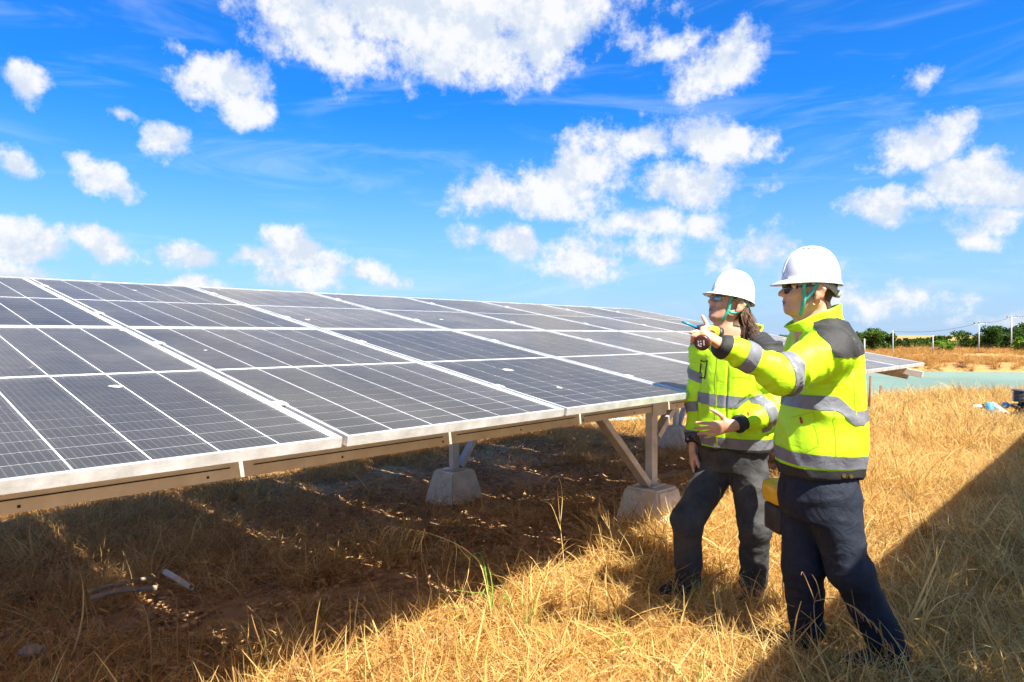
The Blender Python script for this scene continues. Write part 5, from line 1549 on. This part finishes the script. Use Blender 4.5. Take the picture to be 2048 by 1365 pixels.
# blue shirt at the open neck
mb = MB(); collar(mb, nb1 + Vector((-.01, 0, -.10)), nb1 + Vector((-.012, -.005, .005)), F1, S1, (.11, .10, .09), (.082, .078, .075), B1, .030, .0); mb.build('shirt_collar', m_blue_sh, man1, True)
jv = Vol((.80, 3.20, .78), (1.75, 4.15, 1.60), .0068)
jv.trunk(F1, S1, [(.84, cx1(1469), 3.75, .146, .196), (.90, cx1(1470), 3.75, .152, .204), (1.00, cx1(1473), 3.75, .155, .208), (1.10, cx1(1476), 3.75, .152, .205), (1.27, cx1(1480), 3.75, .144, .200), (1.36, cx1(1482), 3.755, .140, .195), (1.42, cx1(1485), 3.76, .118, .155), (1.455, cx1(1487), 3.765, .098, .115)], .03)
jv.cone(nb1 + S1 * .06 + Vector((0, 0, -.05)), shl, .075, .085, .05); jv.cone(nb1 - S1 * .06 + Vector((0, 0, -.05)), shr, .075, .085, .05)
jv.cone(shl, ell_, .088, .078, .035); jv.cone(ell_, wrl, .078, .042, .03); jv.cone(shr, elr, .082, .064, .035); jv.cone(elr, wrr, .064, .044, .03)
jv.cut(wrl + (wrl - ell_).normalized() * .008, wrl - ell_, .085); jv.cut(wrr + (wrr - elr).normalized() * .008, wrr - elr, .08)
def disp1(V):
    t1, d1 = seg_t(V, shl, ell_); t2, d2 = seg_t(V, ell_, wrl); t3, d3 = seg_t(V, shr, elr); t4, d4 = seg_t(V, elr, wrr)
    arm = np.minimum.reduce([d1, d2, d3, d4]) < .115
    ta = np.where(d1 < d2, t1, 1 + t2 * .9)
    fs = ridge(vnoise(np.stack([ta * 8 + vnoise(V * 9) * .7, V[:, 2] * 7, V[:, 0] * 5], -1)))
    P = V + vnoise(V * 5)[:, None] * .10
    fb = ridge(vnoise(np.stack([(P[:, 0] - P[:, 2] * .4) * 10, P[:, 1] * 10, P[:, 2] * 3.4], -1)))
    zip_ = -.006 * np.exp(-(((V - nv((cx1(1474), 3.75, 0))) @ nv((S1.x, S1.y, 0)) - .0) / .006) ** 2)
    bag = .010 * np.exp(-((V[:, 2] - .95) / .06) ** 2)
    return np.where(arm, .0105 * fs + .003 * vnoise(V * 13), .010 * fb + bag + zip_) + .0006 * vnoise(V * 38)
jk1, JV1 = garment('jacket', jv, disp1, m_hivis, man1, B1)
V = JV1[0]
t1, d1 = seg_t(V, shl, ell_); t2, d2 = seg_t(V, ell_, wrl); t3, d3 = seg_t(V, shr, elr); t4, d4 = seg_t(V, elr, wrr)
tor = np.minimum.reduce([d1 - .098, d2 - .095, d3 - .09, d4 - .078])
vS = (V - nv((cx1(1474), 3.75, 0))) @ nv((S1.x, S1.y, 0))
clip_obj('reflective_band', JV1, np.minimum(.030 - np.abs(V[:, 2] - 1.108 - .04 * vS * -1), tor), .003, m_silver, jk1, B1)
clip_obj('reflective_band', JV1, np.minimum(.028 - np.abs(V[:, 2] - .885 + .06 * np.minimum(vS, 0)), tor + .03), .003, m_silver, jk1, B1)
clip_obj('reflective_band', JV1, np.minimum.reduce([.027 - np.abs(t2 - .42) * .28, .10 - d2, t2 - .18]), .003, m_silver, jk1, B1)
clip_obj('reflective_band', JV1, np.minimum(.028 - np.abs(t3 - .45) * .27, .115 - d3), .003, m_silver, jk1, B1)
clip_obj('reflective_band', JV1, np.minimum(.028 - np.abs(t4 - .25) * .27, .10 - d4), .003, m_silver, jk1, B1)
clip_obj('cuff', JV1, np.minimum((t2 - .86) * .28, .11 - d2), .003, m_blackf, jk1, B1)
clip_obj('cuff', JV1, np.minimum((t4 - .84) * .27, .10 - d4), .003, m_blackf, jk1, B1)
clip_obj('waistband', JV1, np.minimum(.856 - V[:, 2], tor + .03), .003, m_blackf, jk1, B1)
clip_obj('shoulder_yoke', JV1, np.minimum.reduce([V[:, 2] - 1.372 - .035 * sst(-vS, -.02, .03), np.maximum(np.abs(vS) - .03, -10 * (V[:, 2] - 2)) * 0 + (np.abs(vS - .0) - .045)]), .003, m_blackf, jk1, B1)
mb = MB(); collar(mb, nb1 + Vector((0, 0, -.045)), nb1 + Vector((.008, .012, .045)), F1, S1, (.120, .112, .100), (.125, .105, .085), B1, .085, .035); mb.build('collar', m_hivis, jk1, True)
bv1 = bvh_of(JV1)
def decal_frame(bv_, poly, m, name, parent, base, w=2.2):
    n_ = len(poly); cxm = sum(p[0] for p in poly) / n_; cym = sum(p[1] for p in poly) / n_
    for i in range(n_):
        (x0, y0), (x1, y1) = poly[i], poly[(i + 1) % n_]
        L = math.hypot(x1 - x0, y1 - y0); nx_, ny_ = -(y1 - y0) / L * w / 2, (x1 - x0) / L * w / 2
        ex, ey = (x1 - x0) / L * w / 2, (y1 - y0) / L * w / 2
        decal(bv_, [(x0 - ex + nx_, y0 - ey + ny_), (x1 + ex + nx_, y1 + ey + ny_), (x1 + ex - nx_, y1 + ey - ny_), (x0 - ex - nx_, y0 - ey - ny_)], m, name, parent, base, .004)
decal_frame(bv1, [(1403, 721), (1408, 724), (1415, 722), (1410, 757), (1400, 755)], m_blackf, 'pocket_trim', jk1, B1)
decal(bv1, [(1494, 825), (1498, 825), (1499, 832), (1495, 833)], m_red, 'red_tag', jk1, B1)
decal(bv1, [(1414, 893), (1435, 897), (1435, 915), (1418, 911)], m_hivis, 'front_tab', jk1, B1, .008)
decal(bv1, [(1419 + 1.8 * math.cos(k), 904 + 2.2 * math.sin(k)) for k in np.linspace(0, 5.6, 8)], m_blk, 'snap_button', jk1, B1, .011)
seam(bv1, [(1437, 700), (1434, 760), (1433, 830), (1434, 890)], 2.0, m_seam, 'front_placket', jk1, B1)
seam(bv1, [(1470, 720), (1500, 724), (1502, 755), (1468, 752)], 1.4, m_seam, 'pocket_seam', jk1, B1)
seam(bv1, [(1520, 870), (1540, 868)], 1.4, m_seam, 'pocket_seam', jk1, B1)
tv = Vol((.75, 3.40, .02), (1.60, 4.05, .92), .0068)
trousers(tv, None, F1, S1, .9, ((hipl, knl_, anl), (hipr, knr_, anr_)), .098, .076, .066,
         [(.72, cx1(1464), 3.75, .115, .155), (.80, cx1(1465), 3.75, .132, .182), (.86, cx1(1467), 3.75, .135, .188), (.89, cx1(1467), 3.75, .132, .185)])
H1 = ((hipl, knl_, anl), (hipr, knr_, anr_))
tr1, TV1 = garment('trousers', tv, lambda V: fold_leg(V, H1, .0075), m_grey, man1, B1)
for an, f_ in ((anl, (-.55, -.8, 0)), (anr_, (-.9, -.4, 0))):
    bo = Vol((an.x - .28, an.y - .28, -.02), (an.x + .2, an.y + .2, .30), .006)
    gz = float(ground_z(an.x, an.y))
    boot(bo, an, Vector(f_), gz); V, Q = bo.mesh(1); V[:, 2] = np.maximum(V[:, 2], gz + .002)
    link('boot', np_mesh('boot', V - nv(B1), Q, m_boot), man1)
hard_hat(HEAD1, man1, B1)
glasses(HEAD1, man1, B1, m_lensb, m_gold, .016, .024)
for sd in (1, -1):
    bm = bmesh.new(); bmesh.ops.create_icosphere(bm, subdivisions=2, radius=.0125); me = bpy.data.meshes.new('eye'); bm.to_mesh(me); bm.free(); me.materials.append(m_eye)
    link('eye', me, man1, HEAD1(.086, sd * .032, .017) - B1)
